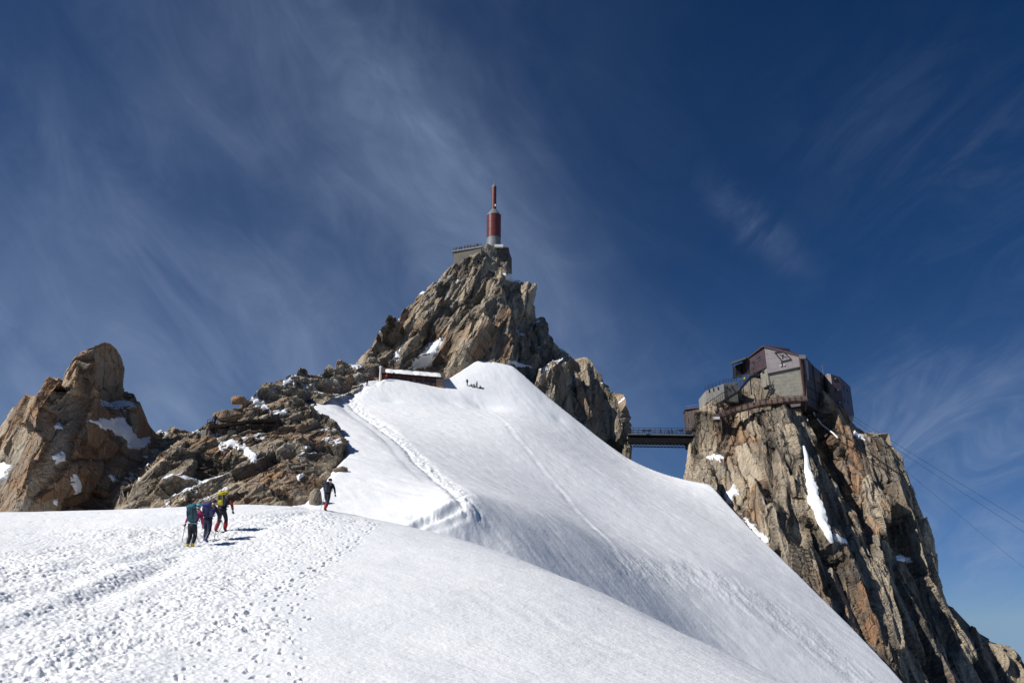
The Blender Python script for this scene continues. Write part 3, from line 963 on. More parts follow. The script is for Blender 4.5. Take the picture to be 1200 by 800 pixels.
# the broken ridge between the pinnacle and the summit
rock('broken_ridge',
     [(130, 660, 92), (138, 592, 98), (165, 570, 104), (186, 542, 110), (203, 522, 116), (222, 510, 121), (238, 507, 124), (246, 500, 125), (254, 489, 127), (270, 476, 130), (272, 467, 132), (285, 468, 134), (296, 462, 140), (310, 450, 148), (320, 447, 152), (334, 441, 158), (346, 435, 163), (352, 432, 166),
      (358, 434, 168), (366, 437, 170), (378, 431, 172), (383, 427, 174), (392, 430, 175), (394, 420, 177), (402, 421, 178), (414, 424, 180), (426, 425, 182), (430, 415, 184), (436, 409, 186), (446, 412, 187), (452, 440, 182),
      (440, 452, 177), (410, 462, 168), (372, 478, 152), (366, 490, 140), (385, 484, 130), (396, 496, 126), (408, 528, 116), (398, 545, 112), (396, 556, 108), (384, 572, 98), (376, 590, 88), (372, 650, 76), (240, 670, 78)],
     [(430, 436, 180), (400, 440, 174), (370, 455, 163), (340, 462, 153), (310, 470, 143), (285, 485, 134), (300, 500, 127), (265, 500, 125), (250, 515, 119), (280, 520, 118), (310, 520, 118), (340, 482, 131), (335, 500, 122), (360, 500, 122), (380, 510, 119),
      (330, 520, 112), (300, 545, 105), (320, 550, 101), (350, 535, 109), (375, 540, 108), (350, 560, 98), (320, 580, 90), (290, 580, 91), (270, 560, 100), (250, 545, 108), (225, 540, 108), (240, 570, 98), (205, 560, 103), (180, 580, 97), (210, 595, 92), (250, 600, 88), (300, 610, 84),
      (215, 525, 114), (370, 575, 91)],
     24, RIDGEROCK, 61,
     [(5.5, 11, 15, 1.3, .7, .5, .8, .85), (2.1, 4.5, 6.0, .50, .70, .32, 1.0, .9), (.8, 1.4, 2.0, .11, .40, .12, .4, .8)],
     lean=.75, lean_y=.5, hf=.20, hb=3, snow_amt=.27, snow_n=.72,
     patches=[[(253, 516), (272, 514), (290, 522), (302, 532), (300, 545), (292, 540), (284, 528), (262, 524)], [(286, 464), (300, 460), (308, 472), (322, 480), (338, 478), (336, 488), (316, 484), (296, 474)], [(226, 508), (238, 503), (236, 510)], [(330, 446), (342, 442), (344, 450), (334, 454)],
              [(405, 424), (420, 425), (426, 432), (410, 430)], [(340, 558), (358, 556), (350, 566)], [(256, 524), (270, 528), (262, 536)]],
     rough=.14)

# ------------------------------------------------------------------ building blocks for made things


class MB:
    """collects solids in world space and links them as one mesh"""
    def __init__(self):
        self.v = []; self.f = []

    def add(self, v, f):
        k = len(self.v)
        self.v += [tuple(map(float, p)) for p in v]
        self.f += [tuple(i + k for i in q) for q in f]
        return self

    def box(self, c, size, ax=None, bevel=0.0):
        ax = np.eye(3) if ax is None else np.asarray(ax)
        h = np.asarray(size) / 2
        pts = [np.asarray(c) + (sx * h[0]) * ax[0] + (sy * h[1]) * ax[1] + (sz * h[2]) * ax[2] for sz in (-1, 1) for sy in (-1, 1) for sx in (-1, 1)]
        return self.add(pts, [(0, 2, 3, 1), (4, 5, 7, 6), (0, 1, 5, 4), (2, 6, 7, 3), (0, 4, 6, 2), (1, 3, 7, 5)])

    def beam(self, a, b, w, h=None):
        a, b = np.asarray(a, float), np.asarray(b, float)
        d = b - a; L = np.linalg.norm(d); d = d / L
        up = np.array([0, 0, 1.0]) if abs(d[2]) < .95 else np.array([0, 1.0, 0])
        s = np.cross(d, up); s /= np.linalg.norm(s); u = np.cross(s, d)
        return self.box((a + b) / 2, (L, w, h or w), (d, s, u))

    def prism(self, poly, vec):
        """a flat outline pushed along vec"""
        poly = [np.asarray(p, float) for p in poly]; n = len(poly); vec = np.asarray(vec, float)
        nrm = np.zeros(3)
        for i in range(n):
            nrm += np.cross(poly[i], poly[(i + 1) % n])
        if nrm @ vec > 0:
            poly = poly[::-1]
        pts = poly + [p + vec for p in poly]
        return self.add(pts, [tuple(range(n)), tuple(range(2 * n - 1, n - 1, -1))] + [(i, n + i, n + (i + 1) % n, (i + 1) % n) for i in range(n)])

    def cols(self, cols):
        """a block on a plan of columns (x, y, top, bottom), listed anticlockwise seen from above"""
        n = len(cols)
        pts = [(x, y, b) for x, y, t, b in cols] + [(x, y, t) for x, y, t, b in cols]
        return self.add(pts, [tuple(range(n - 1, -1, -1)), tuple(range(n, 2 * n))] + [(i, (i + 1) % n, n + (i + 1) % n, n + i) for i in range(n)])

    def lathe(self, c, prof, n=28, cap=True):
        pts = []; f = []
        for r, z in prof:
            for i in range(n):
                a = 2 * math.pi * i / n
                pts.append((c[0] + r * math.cos(a), c[1] + r * math.sin(a), c[2] + z))
        m = len(prof)
        for j in range(m - 1):
            for i in range(n):
                f.append((j * n + i, j * n + (i + 1) % n, (j + 1) * n + (i + 1) % n, (j + 1) * n + i))
        if cap:
            f.append(tuple(range(n - 1, -1, -1))); f.append(tuple(range((m - 1) * n, m * n)))
        return self.add(pts, f)

    def tube(self, path, r, n=8):
        path = [np.asarray(p, float) for p in path]
        rr = r if hasattr(r, '__len__') else [r] * len(path)
        pts = []; f = []
        for k, p in enumerate(path):
            d = path[min(k + 1, len(path) - 1)] - path[max(k - 1, 0)]
            d = d / (np.linalg.norm(d) + 1e-9)
            up = np.array([0, 0, 1.0]) if abs(d[2]) < .9 else np.array([0, 1.0, 0])
            s = np.cross(d, up); s /= np.linalg.norm(s); u = np.cross(s, d)
            for i in range(n):
                a = 2 * math.pi * i / n
                pts.append(p + rr[k] * (math.cos(a) * s + math.sin(a) * u))
        for j in range(len(path) - 1):
            for i in range(n):
                f.append((j * n + i, (j + 1) * n + i, (j + 1) * n + (i + 1) % n, j * n + (i + 1) % n))
        f.append(tuple(range(n))); f.append(tuple(range(len(path) * n - 1, (len(path) - 1) * n - 1, -1)))
        return self.add(pts, f)

    def ell(self, c, r, ax=None, e=1.0, nu=20, nv=12):
        """a rounded box / ellipsoid: e below 1 squares it off"""
        ax = np.eye(3) if ax is None else np.asarray(ax)
        sp = lambda t: math.copysign(abs(t) ** e, t)
        pts = []; f = []
        for j in range(nv + 1):
            ph = -math.pi / 2 + math.pi * j / nv
            for i in range(nu):
                th = 2 * math.pi * i / nu
                q = (r[0] * sp(math.cos(ph)) * sp(math.cos(th)), r[1] * sp(math.cos(ph)) * sp(math.sin(th)), r[2] * sp(math.sin(ph)))
                pts.append(np.asarray(c) + q[0] * ax[0] + q[1] * ax[1] + q[2] * ax[2])
        for j in range(nv):
            for i in range(nu):
                f.append((j * nu + i, j * nu + (i + 1) % nu, (j + 1) * nu + (i + 1) % nu, (j + 1) * nu + i))
        return self.add(pts, f)

    def build(self, name, mat, parent=None, smooth_shade=False, bevel=0.0, **props):
        me = bpy.data.meshes.new(name)
        off = np.zeros(3) if parent is None else np.array(origin_of(parent))
        base = np.zeros(3)
        if parent is None:
            a = np.array(self.v); base = np.array([a[:, 0].mean(), a[:, 1].mean(), a[:, 2].min()]); off = base
        me.from_pydata([tuple(np.array(p) - off) for p in self.v], [], self.f)
        bm = bmesh.new(); bm.from_mesh(me)
        bmesh.ops.recalc_face_normals(bm, faces=bm.faces)
        if bevel:
            bmesh.ops.bevel(bm, geom=[e for e in bm.edges if len(e.link_faces) == 2 and e.calc_face_angle(0) > .6], offset=bevel, segments=1, affect='EDGES', clamp_overlap=True)
        bm.to_mesh(me); bm.free()
        me.materials.append(mat)
        if smooth_shade:
            me.shade_smooth(); me.set_sharp_from_angle(angle=R(40))
        o = link(name, me, parent, **props)
        if parent is None:
            o.location = base
        return o


def origin_of(o):
    p = Vector(o.location)
    while o.parent is not None:
        o = o.parent; p += o.location
    return p


def thing(name, loc, label, cat, group=None):
    o = bpy.data.objects.new(name, None); C.objects.link(o)
    o.location = tuple(map(float, loc)); o.empty_display_size = .3
    o['label'] = label; o['category'] = cat
    if group:
        o['group'] = group
    return o


def tag(o, label, cat, group=None):
    o['label'] = label; o['category'] = cat
    if group:
        o['group'] = group
    return o


def plain(name, col, rough=.6, metal=0.0, vary=.18, scale=1.2, spec=.4, streaks=0.0, lines=0.0, line_dir='z', bumpy=.0):
    """painted, weathered surface: patchy colour, rain streaks, sheet joints"""
    m, T, b = new_mat(name)
    pos = T.n('ShaderNodeNewGeometry').outputs['Position']
    x, y, z = T.sep(pos)
    n = T.noise(pos, scale, 5, .65)
    c = T.mix(T.ramp(n, .3, .7), tuple(k * (1 - vary) for k in col), tuple(min(1, k * (1 + vary)) for k in col))
    if streaks:
        st = T.noise(T.vec(T.m('MULTIPLY', x, 2.2), T.m('MULTIPLY', y, 2.2), T.m('MULTIPLY', z, .16)), 1.0, 5, .7)
        c = T.mix(T.m('MULTIPLY', T.ramp(st, .48, .72), streaks), c, tuple(k * .35 for k in col))
    h = n
    if lines:
        k = {'z': z, 'x': x, 'y': y}[line_dir]
        w = T.m('FRACT', T.m('DIVIDE', k, lines))
        g = T.m('ADD', T.ramp(w, .0, .06, 1, 0, 'LINEAR'), T.ramp(w, .94, 1.0, 0, 1, 'LINEAR'))
        c = T.mix(T.m('MULTIPLY', g, .55), c, tuple(q * .4 for q in col))
        h = T.m('SUBTRACT', n, g)
    T.put(b.inputs['Base Color'], c)
    b.inputs['Roughness'].default_value = rough; b.inputs['Metallic'].default_value = metal
    b.inputs['Specular IOR Level'].default_value = spec
    if bumpy or lines:
        bump(T, b, h, .5, max(.03, bumpy))
    return m


def stone_wall_material():
    m, T, b = new_mat('stone_masonry')
    pos = T.n('ShaderNodeNewGeometry').outputs['Position']
    x, y, z = T.sep(pos)
    br = T.n('ShaderNodeTexBrick')
    T.put(br.inputs['Vector'], T.vec(T.m('ADD', x, y), z, 0))
    br.inputs['Scale'].default_value = 1.0
    br.inputs['Brick Width'].default_value = .9; br.inputs['Row Height'].default_value = .36; br.inputs['Mortar Size'].default_value = .04
    br.inputs['Color1'].default_value = (.125, .113, .095, 1); br.inputs['Color2'].default_value = (.18, .16, .132, 1); br.inputs['Mortar'].default_value = (.10, .095, .085, 1)
    n = T.noise(pos, 1.4, 5, .7)
    T.put(b.inputs['Base Color'], T.mix(T.ramp(n, .40, .75, 0, .6), br.outputs[0], (.12, .11, .10)))
    b.inputs['Roughness'].default_value = .9
    bump(T, b, br.outputs[1], .5, -.05)
    return m


RED = plain('red_paint', (.140, .038, .034), .27, 0, .10, .5, .5, .15)
GREYMETAL = plain('galvanised_metal', (.155, .165, .175), .6, .0, .15, 1.5, .5, .25)
DARKSTEEL = plain('dark_steel', (.026, .023, .025), .55, .3, .25, 1.0, .4, .3)
BROWNSTEEL = plain('rust_brown_steel', (.120, .060, .048), .55, .1, .25, 1.5, .4, .4)
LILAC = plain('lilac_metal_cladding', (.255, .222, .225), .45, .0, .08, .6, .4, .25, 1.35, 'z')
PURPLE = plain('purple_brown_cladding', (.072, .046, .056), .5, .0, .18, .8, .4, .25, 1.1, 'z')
SHADECLAD = plain('shaded_weathered_cladding', (.055, .042, .048), .55, .0, .25, .5, .35, .35, 2.4, 'z')  # shade of the hall side is put into this dark tone; streaks are weathering
CONCRETE = plain('board_marked_concrete', (.235, .222, .185), .85, 0, .16, .9, .25, .35, .9, 'z', .04)
PALECONC = plain('pale_concrete', (.265, .255, .23), .85, 0, .15, .8, .25, .40, 0, 'z', .05)
TIMBER = plain('weathered_timber', (.30, .200, .145), .8, 0, .25, 1.8, .25, .45, .32, 'z', .03)
REDTIMBER = plain('red_stained_timber', (.125, .040, .030), .7, 0, .28, 1.5, .3, .4, .30, 'z', .03)
ROOFING = plain('dark_roofing', (.07, .055, .05), .7, 0, .25, 1.0, .3)
GLASS = plain('dark_window_glass', (.03, .035, .045), .08, 0, .2, .8, .6)
WHITE = plain('white_paint', (.72, .72, .70), .5, 0, .06, 1.0, .4)
BRIDGESTEEL = plain('bridge_steel', (.011, .010, .011), .85, 0, .3, 1.0, .12)
STONE = stone_wall_material()
SNOWCAP = SNOW


def rock_at(name, u, v, off=0.0, rad=3.0):
    """the point of a rock face seen at (u, v), brought `off` metres nearer"""
    W, T, fl = ROCKS[name]
    key = name + '_uv'
    if key not in ROCKS:
        s = fl > .5
        ROCKS[key] = (W[s], UV(W[s]))
    w, uv = ROCKS[key]
    d = np.hypot(uv[:, 0] - u, uv[:, 1] - v)
    k = d < rad
    Y = w[k, 1].min() if k.any() else w[d.argmin(), 1]
    return P(u, v, Y - off)

# ------------------------------------------------------------------ the mast on the summit
mb0 = P(578.5, 292, 234)
zof = lambda v: P(578.5, v, 234)[2] - mb0[2]
pxm = (mb0[1] * CP + mb0[2] * SP) / FPX               # metres per pixel there
t = thing('communications_mast', mb0, 'tall red rocket shaped mast with grey cones on the summit rock', 'mast')
MB().lathe(mb0, [(8.9 * pxm, -1.5), (8.9 * pxm, zof(287.5)), (8.3 * pxm, zof(285)), (8.3 * pxm, zof(279.6))], 40).build('base_ring', GREYMETAL, t, True)
MB().lathe(mb0, [(8.4 * pxm, zof(279.6) + .004), (8.4 * pxm, zof(253.6))], 48).build('drum', RED, t, True)
g = MB().lathe(mb0, [(8.7 * pxm, zof(253.6) + .004), (8.7 * pxm, zof(252.8)), (7.6 * pxm, zof(251.5)), (3.9 * pxm, zof(246.8)), (3.5 * pxm, zof(246.2))], 40)
g.build('shoulder_cone', GREYMETAL, t, True)
MB().lathe(mb0, [(2.75 * pxm, zof(246.2) + .004), (2.75 * pxm, zof(220))], 32).build('upper_tube', RED, t, True)
MB().lathe(mb0, [(2.9 * pxm, zof(220) + .004), (2.9 * pxm, zof(219.2)), (1.5 * pxm, zof(217)), (.35 * pxm, zof(215.6)), (.22 * pxm, zof(212.5))], 20).build('spire_tip', GREYMETAL, t, True)
dc = P(580.6, 242, 234) - np.array([0, 3.0 * pxm, 0])
MB().ell(dc, (.9 * pxm, .45 * pxm, 1.6 * pxm)).build('dish', WHITE, t, True)
for v in (262, 271):
    MB().lathe(mb0, [(8.52 * pxm, zof(v + .12)), (8.52 * pxm, zof(v - .12))], 48, False).build('hoop', RED, t, True)

# concrete housing and its roof under the mast
t = thing('mast_housing', P(591, 308, 236), 'small dark concrete housing under the red mast', 'building')
a, b = P(583, 304, 231.5), P(599.5, 306, 235.0)
hb = P(583, 304, 231.5)[2]; ht = P(583, 291, 231.5)[2]
dx = 16.5 * pxm
MB().cols([(a[0], 231.5, ht, hb - 1), (a[0] + dx * .75, 232.2, ht, hb - 1.5), (a[0] + dx, 237.5, ht - .6, hb - 2.2), (a[0], 240, ht, hb - 1)]).build('wall', plain('dark_concrete', (.075, .07, .065), .85, 0, .3, .8, .2, .4), t)
MB().cols([(a[0] - .4, 230.9, ht + .42, ht + .004), (a[0] + dx * .78, 231.6, ht + .42, ht + .004), (a[0] + dx * .9, 238.0, ht + .2, ht + .004), (a[0] - .4, 240.4, ht + .42, ht + .004)]).build('roof', BROWNSTEEL, t)
MB().box(P(584.5, 288.6, 230.5) , (2.6, 1.0, .8)).build('parapet', WHITE, t)

# summit viewing terrace
y0 = 226.5
A0, A1 = P(531.5, 294, y0 + 1.2), P(564, 291.5, y0 - 2.0)
zt = (A0[2] + A1[2]) / 2
t = thing('viewing_terrace', P(546, 312, y0), 'stone walled viewing terrace with railing beside the mast', 'terrace')
MB().cols([(A0[0], A0[1], zt, zt - 9), (A1[0], A1[1], zt, zt - 9), (A1[0], A1[1] + 9, zt, zt - 4), (A0[0] + .5, A0[1] + 9, zt, zt - 5)]).build('wall', STONE, t)
MB().cols([(A0[0] - .35, A0[1] - .35, zt + .30, zt + .004), (A1[0] + .2, A1[1] - .35, zt + .30, zt + .004), (A1[0] + .2, A1[1] + 9, zt + .30, zt + .004), (A0[0] - .35, A0[1] + 9, zt + .30, zt + .004)]).build('coping', PALECONC, t)
g = MB(); n = 11
for k in range(n):
    q = A0 + (A1 - A0) * k / (n - 1)
    g.box((q[0], q[1], zt + .82), (.09, .09, 1.04))
for h in (.75, 1.05, 1.32):
    g.beam((A0[0], A0[1], zt + h), (A1[0], A1[1], zt + h), .07)
for k in range(4):
    g.box((A0[0] + .02, A0[1] + 2.2 * (k + 1), zt + .82), (.09, .09, 1.04))
g.beam((A0[0], A0[1], zt + 1.32), (A0[0], A0[1] + 9, zt + 1.32), .07)
g.build('railing', DARKSTEEL, t)
TERR = (A0, A1, zt + .30)

# ------------------------------------------------------------------ the timber hut at the tunnel mouth
HL, HR = P(447.5, 440, 178.0), P(520.5, 446.5, 180.0)
zb = HL[2] - 1.6; zr = P(447.5, 440.5, 178)[2]
e = HR - HL; e[2] = 0; HLn = np.linalg.norm(e); e /= HLn
nrm = np.array([-e[1], e[0], 0]); nrm = nrm if nrm[1] > 0 else -nrm
t = thing('tunnel_hut', HL + np.array([7, 2, -1.6]), 'long low red timber hut with snow on its roof below the summit cliff', 'hut')
sl = (HR[2] - HL[2] - .35) / HLn                                   # the building steps down a little to the right
def hp(s, d, h):
    p = HL + e * s + nrm * d; return np.array([p[0], p[1], zr + sl * s * .55 + h])
g = MB(); wl = HLn
g.add([hp(0, 0, -3.2), hp(wl * .865, 0, -3.2), hp(wl * .865, 4.5, -3.2), hp(0, 4.5, -3.2), hp(0, 0, .45), hp(wl * .865, 0, .45), hp(wl * .865, 4.5, 2.7), hp(0, 4.5, 2.7)],
      [(0, 3, 2, 1), (4, 5, 6, 7), (0, 1, 5, 4), (1, 2, 6, 5), (2, 3, 7, 6), (3, 0, 4, 7)])
g.build('wall', REDTIMBER, t)
g = MB()
g.add([hp(wl * .868, -.1, -3.4), hp(wl, -.1, -3.4), hp(wl, 4.5, -3.4), hp(wl * .868, 4.5, -3.4), hp(wl * .868, -.1, .40), hp(wl * .99, -.1, .40), hp(wl, 4.5, 2.5), hp(wl * .868, 4.5, 2.5)],
      [(0, 3, 2, 1), (4, 5, 6, 7), (0, 1, 5, 4), (1, 2, 6, 5), (2, 3, 7, 6), (3, 0, 4, 7)])
g.build('end_porch', TIMBER, t)
rf = MB()
rf.add([hp(-.5, -.55, .50), hp(wl + .3, -.55, .50), hp(wl + .3, 5.0, 3.30), hp(-.5, 5.0, 3.30), hp(-.5, -.55, .66), hp(wl + .3, -.55, .66), hp(wl + .3, 5.0, 3.46), hp(-.5, 5.0, 3.46)],
       [(0, 3, 2, 1), (4, 5, 6, 7), (0, 1, 5, 4), (1, 2, 6, 5), (2, 3, 7, 6), (3, 0, 4, 7)])
rf = rf.build('roof', ROOFING, t)
g = MB()
ns, nd = 40, 6
pts = []; fc = []
for i in range(ns + 1):
    for j in range(nd + 1):
        s = .6 + (wl - 1.0) * i / ns; d = -.45 + 4.3 * j / nd
        up = .66 + (d + .55) * 2.80 / 5.55
        ed = min(1, 4 * min(i / ns, 1 - i / ns) + .1) * min(1, 3 * min(j / nd, 1 - j / nd) + .15)
        wob = .10 * math.sin(s * 1.7) + .06 * math.sin(s * 4.1 + d)
        pts.append(hp(s, d + .08 * math.sin(s * 3), up + (.20 + wob) * ed))
for i in range(ns):
    for j in range(nd):
        k = i * (nd + 1) + j; fc.append((k, k + nd + 1, k + nd + 2, k + 1))
g.add(pts, fc)
g.build('roof_snow', SNOW, rf, True)
for s in np.linspace(.8, wl * .80, 7):
    w = MB().box(hp(s + .6, -.03, -.42), (1.15, .10, .70), (e, nrm, np.array([0, 0, 1.0]))).build('window', GLASS, t)
    MB().box(hp(s + .6, -.07, -.80), (1.3, .14, .09), (e, nrm, np.array([0, 0, 1.0]))).build('sill', TIMBER, w)
MB().box(hp(wl * .52, -.05, -.95), (.9, .12, 1.9), (e, nrm, np.array([0, 0, 1.0]))).build('door', BROWNSTEEL, t)
for s in np.linspace(0, wl * .865, 12):
    MB().box(hp(s, -.09, -.9), (.14, .10, 2.5), (e, nrm, np.array([0, 0, 1.0]))).build('post', DARKSTEEL, t)
pb = P(445.3, 443.5, 177)
t = thing('signal_post', pb, 'white post standing at the left end of the red timber hut', 'post')
MB().tube([pb + (0, 0, -1.2), pb + (0, 0, 2.9)], .19, 10).build('pole', WHITE, t)
MB().box(pb + np.array([0, 0, 2.7]), (.7, .18, .16)).build('crossbar', WHITE, t)

# ------------------------------------------------------------------ the old gallery on the left ridge
gy = 122.0
gl = [(245, 501.5), (268, 498.5), (292, 494.0), (326, 494.0)]
gp = [rock_at('broken_ridge', u, v, 1.0) for u, v in gl]
gp = [P(u, v, min(p[1], 124)) for (u, v), p in zip(gl, gp)]
t = thing('cliff_gallery', gp[1] + (0, 1, -2.6), 'dark timber gallery built along the broken ridge left of the snow slope', 'gallery')
g = MB(); w = MB(); rl = MB(); DARKWOOD = plain('dark_old_timber', (.060, .042, .034), .8, 0, .3, 1.5, .2, .4)
for p, q in zip(gp[:-1], gp[1:]):
    d = q - p; d /= np.linalg.norm(d)
    g.beam(p - d * .12, q + d * .12, 2.0, .34)
    w.beam(p + (0, 1.3, -1.5), q + (0, 1.3, -1.5), .5, 2.6)
for k in range(8):
    f = k / 7 * (len(gp) - 1); i = min(int(f), len(gp) - 2); p = gp[i] + (gp[i + 1] - gp[i]) * (f - i)
    MB().beam(p + (0, -.7, -.18), p + (0, -.5, -2.9), .17).build('post', DARKWOOD, t)
for p, q in zip(gp[:2], gp[1:3]):
    for h in (.55, 1.0):
        rl.beam(p + (0, -.9, h), q + (0, -.9, h), .06)
for f in np.linspace(0, 1, 5):
    p = gp[0] + (gp[1] - gp[0]) * f; rl.beam(p + (0, -.9, .1), p + (0, -.9, 1.0), .06)
g.build('deck', DARKWOOD, t); w.build('wall', plain('shade_grey_masonry', (.10, .095, .09), .9, 0, .3, 1.0, .2, .4), t)  # the wall's dark grey paints in the shade beneath the deck
rl.build('railing', DARKSTEEL, t)
MB().box(gp[0] + np.array([-.2, 0, -2.2]), (1.1, 1.4, 3.6)).build('pier', plain('pale_pier', (.27, .25, .21), .9, 0, .2, 1.0), t, bevel=.06)

# ------------------------------------------------------------------ the cable car station on the pillar


def col(u, vt, vb, Y):
    a, b = P(u, vt, Y), P(u, vb, Y)
    return (a[0], Y, a[2], b[2])


def on_plane(u, v, a, b):
    """the view line through (u, v) meets the upright plane through the plan points a, b"""
    r = P(u, v, 100.0) / 100.0
    n = np.array([b[1] - a[1], a[0] - b[0]])
    s = (n @ np.asarray(a[:2])) / (n @ r[:2])
    return r * s


cA = P(898, 430, 198.0)[:2]; cB = P(941, 420, 194.5)[:2]
cC = P(969, 442, 207.0)[:2]; cD = P(871.5, 430, 209.0)[:2]
nAB = np.array([cB[1] - cA[1], -(cB[0] - cA[0]), 0]); nAB /= np.linalg.norm(nAB)      # outward, to the viewer
nDA = np.array([cA[1] - cD[1], -(cA[0] - cD[0]), 0]); nDA /= np.linalg.norm(nDA)
nBC = np.array([cC[1] - cB[1], -(cC[0] - cB[0]), 0]); nBC /= np.linalg.norm(nBC)
st = thing('cable_car_station', np.array([cA[0] + 4, cA[1] + 4, P(915, 470, 198)[2]]), 'angular lilac and purple cable car station perched on the right hand pillar', 'station')
FA = lambda u, v: on_plane(u, v, cA, cB)
# concrete lower storey, lilac upper storey
pl = [FA(899.5, 438.5), FA(937.5, 430.8), FA(941.5, 432), FA(943.5, 469), FA(905, 470), FA(901, 452)]
MB().prism(pl, -nAB * 6).build('concrete_wall', CONCRETE, st)
pl = [FA(895.5, 405.5), FA(913, 409.6), FA(936, 416.3), FA(937.5, 430.2), FA(899.8, 438.0)]
MB().prism([p + nAB * .25 for p in pl], -nAB * 6.3).build('lilac_facade', LILAC, st)
f = MB()
fr = [(908.2, 413.6), (917.8, 412.0), (927.2, 421.4), (917.0, 424.0)]
q = [FA(*k) + nAB * .34 for k in fr]
for i in range(4):
    f.beam(q[i], q[(i + 1) % 4], .26)
f.beam(q[0] * .72 + q[2] * .28, q[0] * .28 + q[2] * .72, .13); f.beam(q[1] * .72 + q[3] * .28, q[1] * .28 + q[3] * .72, .13)
f.build('diamond_frame', DARKSTEEL, st)
for u, v in ((915.4, 428.6), (919.2, 428.0)):
    MB().box(FA(u, v) + nAB * .40, (.42, .20, .34)).build('floodlight', WHITE, st)
f = MB(); f.beam(FA(916, 424) + nAB * .36, FA(917, 429.5) + nAB * .36, .16); f.build('bracket', DARKSTEEL, st)
f = MB(); f.beam(FA(899.8, 438.3) + nAB * .28, FA(937.5, 430.5) + nAB * .28, .22); f.build('ledge', DARKSTEEL, st)
# purple wing to the left
FD = lambda u, v: on_plane(u, v, cD, cA)
pl = [FD(871.2, 423.5), FD(874, 420.5), FD(895.2, 406.2), FD(898.8, 430.5), FD(884, 436.5), FD(871.5, 438.5)]
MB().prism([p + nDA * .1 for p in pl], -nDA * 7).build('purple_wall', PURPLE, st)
for u, v, w_ in ((889.6, 420.0, 1.1), (883.5, 425.5, .8), (877.8, 421.5, .6)):
    w0 = FD(u, v) + nDA * .14
    tdir = np.array([nDA[1], -nDA[0], 0])
    w = MB().box(w0, (w_ * 1.3, .16, .72), (tdir, nDA, np.array([0, 0, 1.0]))).build('window', GLASS, st)
    MB().box(w0 - np.array([0, 0, .42]), (w_ * 1.5, .26, .10), (tdir, nDA, np.array([0, 0, 1.0]))).build('sill', GREYMETAL, w)
# low concrete corner under the purple wing
pl = [FD(891, 437.5), FD(898.6, 431.2), FD(901.5, 452), FD(893, 454)]
MB().prism(pl, -nDA * 5).build('corner_wall', CONCRETE, st)
MB().box(FD(894.7, 434.8) + nDA * .06, (.9, .2, .9), (np.array([nDA[1], -nDA[0], 0]), nDA, np.array([0, 0, 1.0]))).build('window', GLASS, st)
# roof overhang on the left
o1, o2, o3, o4 = P(856.2, 426.5, 205), P(874.5, 420.0, 205), P(877, 421.5, 211), P(859, 427.5, 213)
MB().prism([o1, o2, o3, o4], (0, 0, .42)).build('canopy_roof', GREYMETAL, st)
for u in (859, 866, 872):
    a = P(u, 428 - (u - 859) * .3, 208); MB().beam(a, a + (0, 0, -3.6), .16).build('canopy_post', DARKSTEEL, st)
MB().prism([P(862, 428, 210), P(873, 424, 210), P(873, 438, 210), P(862, 440, 210)], (0, 3, 0)).build('porch_wall', DARKSTEEL, st)
# roofs
rA, rB, rC, rD = FA(895.5, 405.3), FA(936, 416.0), np.array([*cC, P(966, 440, 207)[2]]), FD(871.2, 423.0)
apex = P(905, 405.5, 212)
f = MB()
n0 = [rD + nDA * .3, rA + nAB * .45 + nDA * .3, rB + nAB * .45, np.array([cB[0] + 1.0, cB[1] + 1, rB[2] - .1]), rC + (0, 2, 0), apex + (6, 6, -2.5), apex + (-6, 5, -3)]
mid_ = apex + (1.5, 0, 0)
pts = n0 + [mid_]; fcs = [(i, (i + 1) % len(n0), len(n0)) for i in range(len(n0))]
low = [p - np.array([0, 0, .35]) for p in pts]
f.add(pts, fcs); k = len(pts); f.add(low, [t_[::-1] for t_ in fcs])
f.add([p for p in n0] + [p - np.array([0, 0, .35]) for p in n0], [(i, (i + 1) % len(n0), len(n0) + (i + 1) % len(n0), len(n0) + i) for i in range(len(n0))])
f.build('roof', PURPLE, st)
MB().box(P(939.5, 418.6, 194.8), (1.5, 1.2, 1.0)).build('roof_box', LILAC, st)
# rust-brown frame at the corner
f = MB()
pt, pbm = FA(937.2, 418) + nAB * .4, FA(943.4, 468) + nAB * .4
rr = np.array([.95, .5, 0])
f.beam(pt, pbm, .34); f.beam(pt + rr, pbm + rr, .22)
for k in range(13):
    a = pt + (pbm - pt) * (k + .3) / 13; f.beam(a, a + rr, .16)
f.build('corner_ladder', BROWNSTEEL, st)
MB().prism([on_plane(942.5, 421, cB, cC) + nBC * .25, on_plane(945.5, 424, cB, cC) + nBC * .25, on_plane(947.0, 446, cB, cC) + nBC * .25, on_plane(945.2, 444, cB, cC) + nBC * .25], -nBC * .5).build('side_flue', LILAC, st)
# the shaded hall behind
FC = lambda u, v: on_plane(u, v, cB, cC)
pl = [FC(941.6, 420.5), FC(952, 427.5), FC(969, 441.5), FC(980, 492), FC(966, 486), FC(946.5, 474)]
MB().prism(pl, -nBC * 6.5).build('hall_wall', SHADECLAD, st)
f = MB()
for (u0, v0, u1, v1) in ((944, 440, 972, 456), (945, 452, 974, 470), (946, 464, 977, 483), (952, 428, 958, 480), (961, 436, 967, 485)):
    f.beam(FC(u0, v0) + nBC * .06, FC(u1, v1) + nBC * .06, .20)
f.build('wall_rib', DARKSTEEL, st)
for u, v in ((964, 470), (972.5, 479)):
    MB().box(FC(u, v) + nBC * .3, (.5, .5, 1.3)).build('lamp_box', LILAC, st)
f = MB(); f.box(FC(966, 480) + nBC * .5, (3.2, 1.6, .7)); f.box(FC(962, 488) + nBC * .4, (3.6, 1.6, 1.2)); f.build('service_balcony', DARKSTEEL, st)
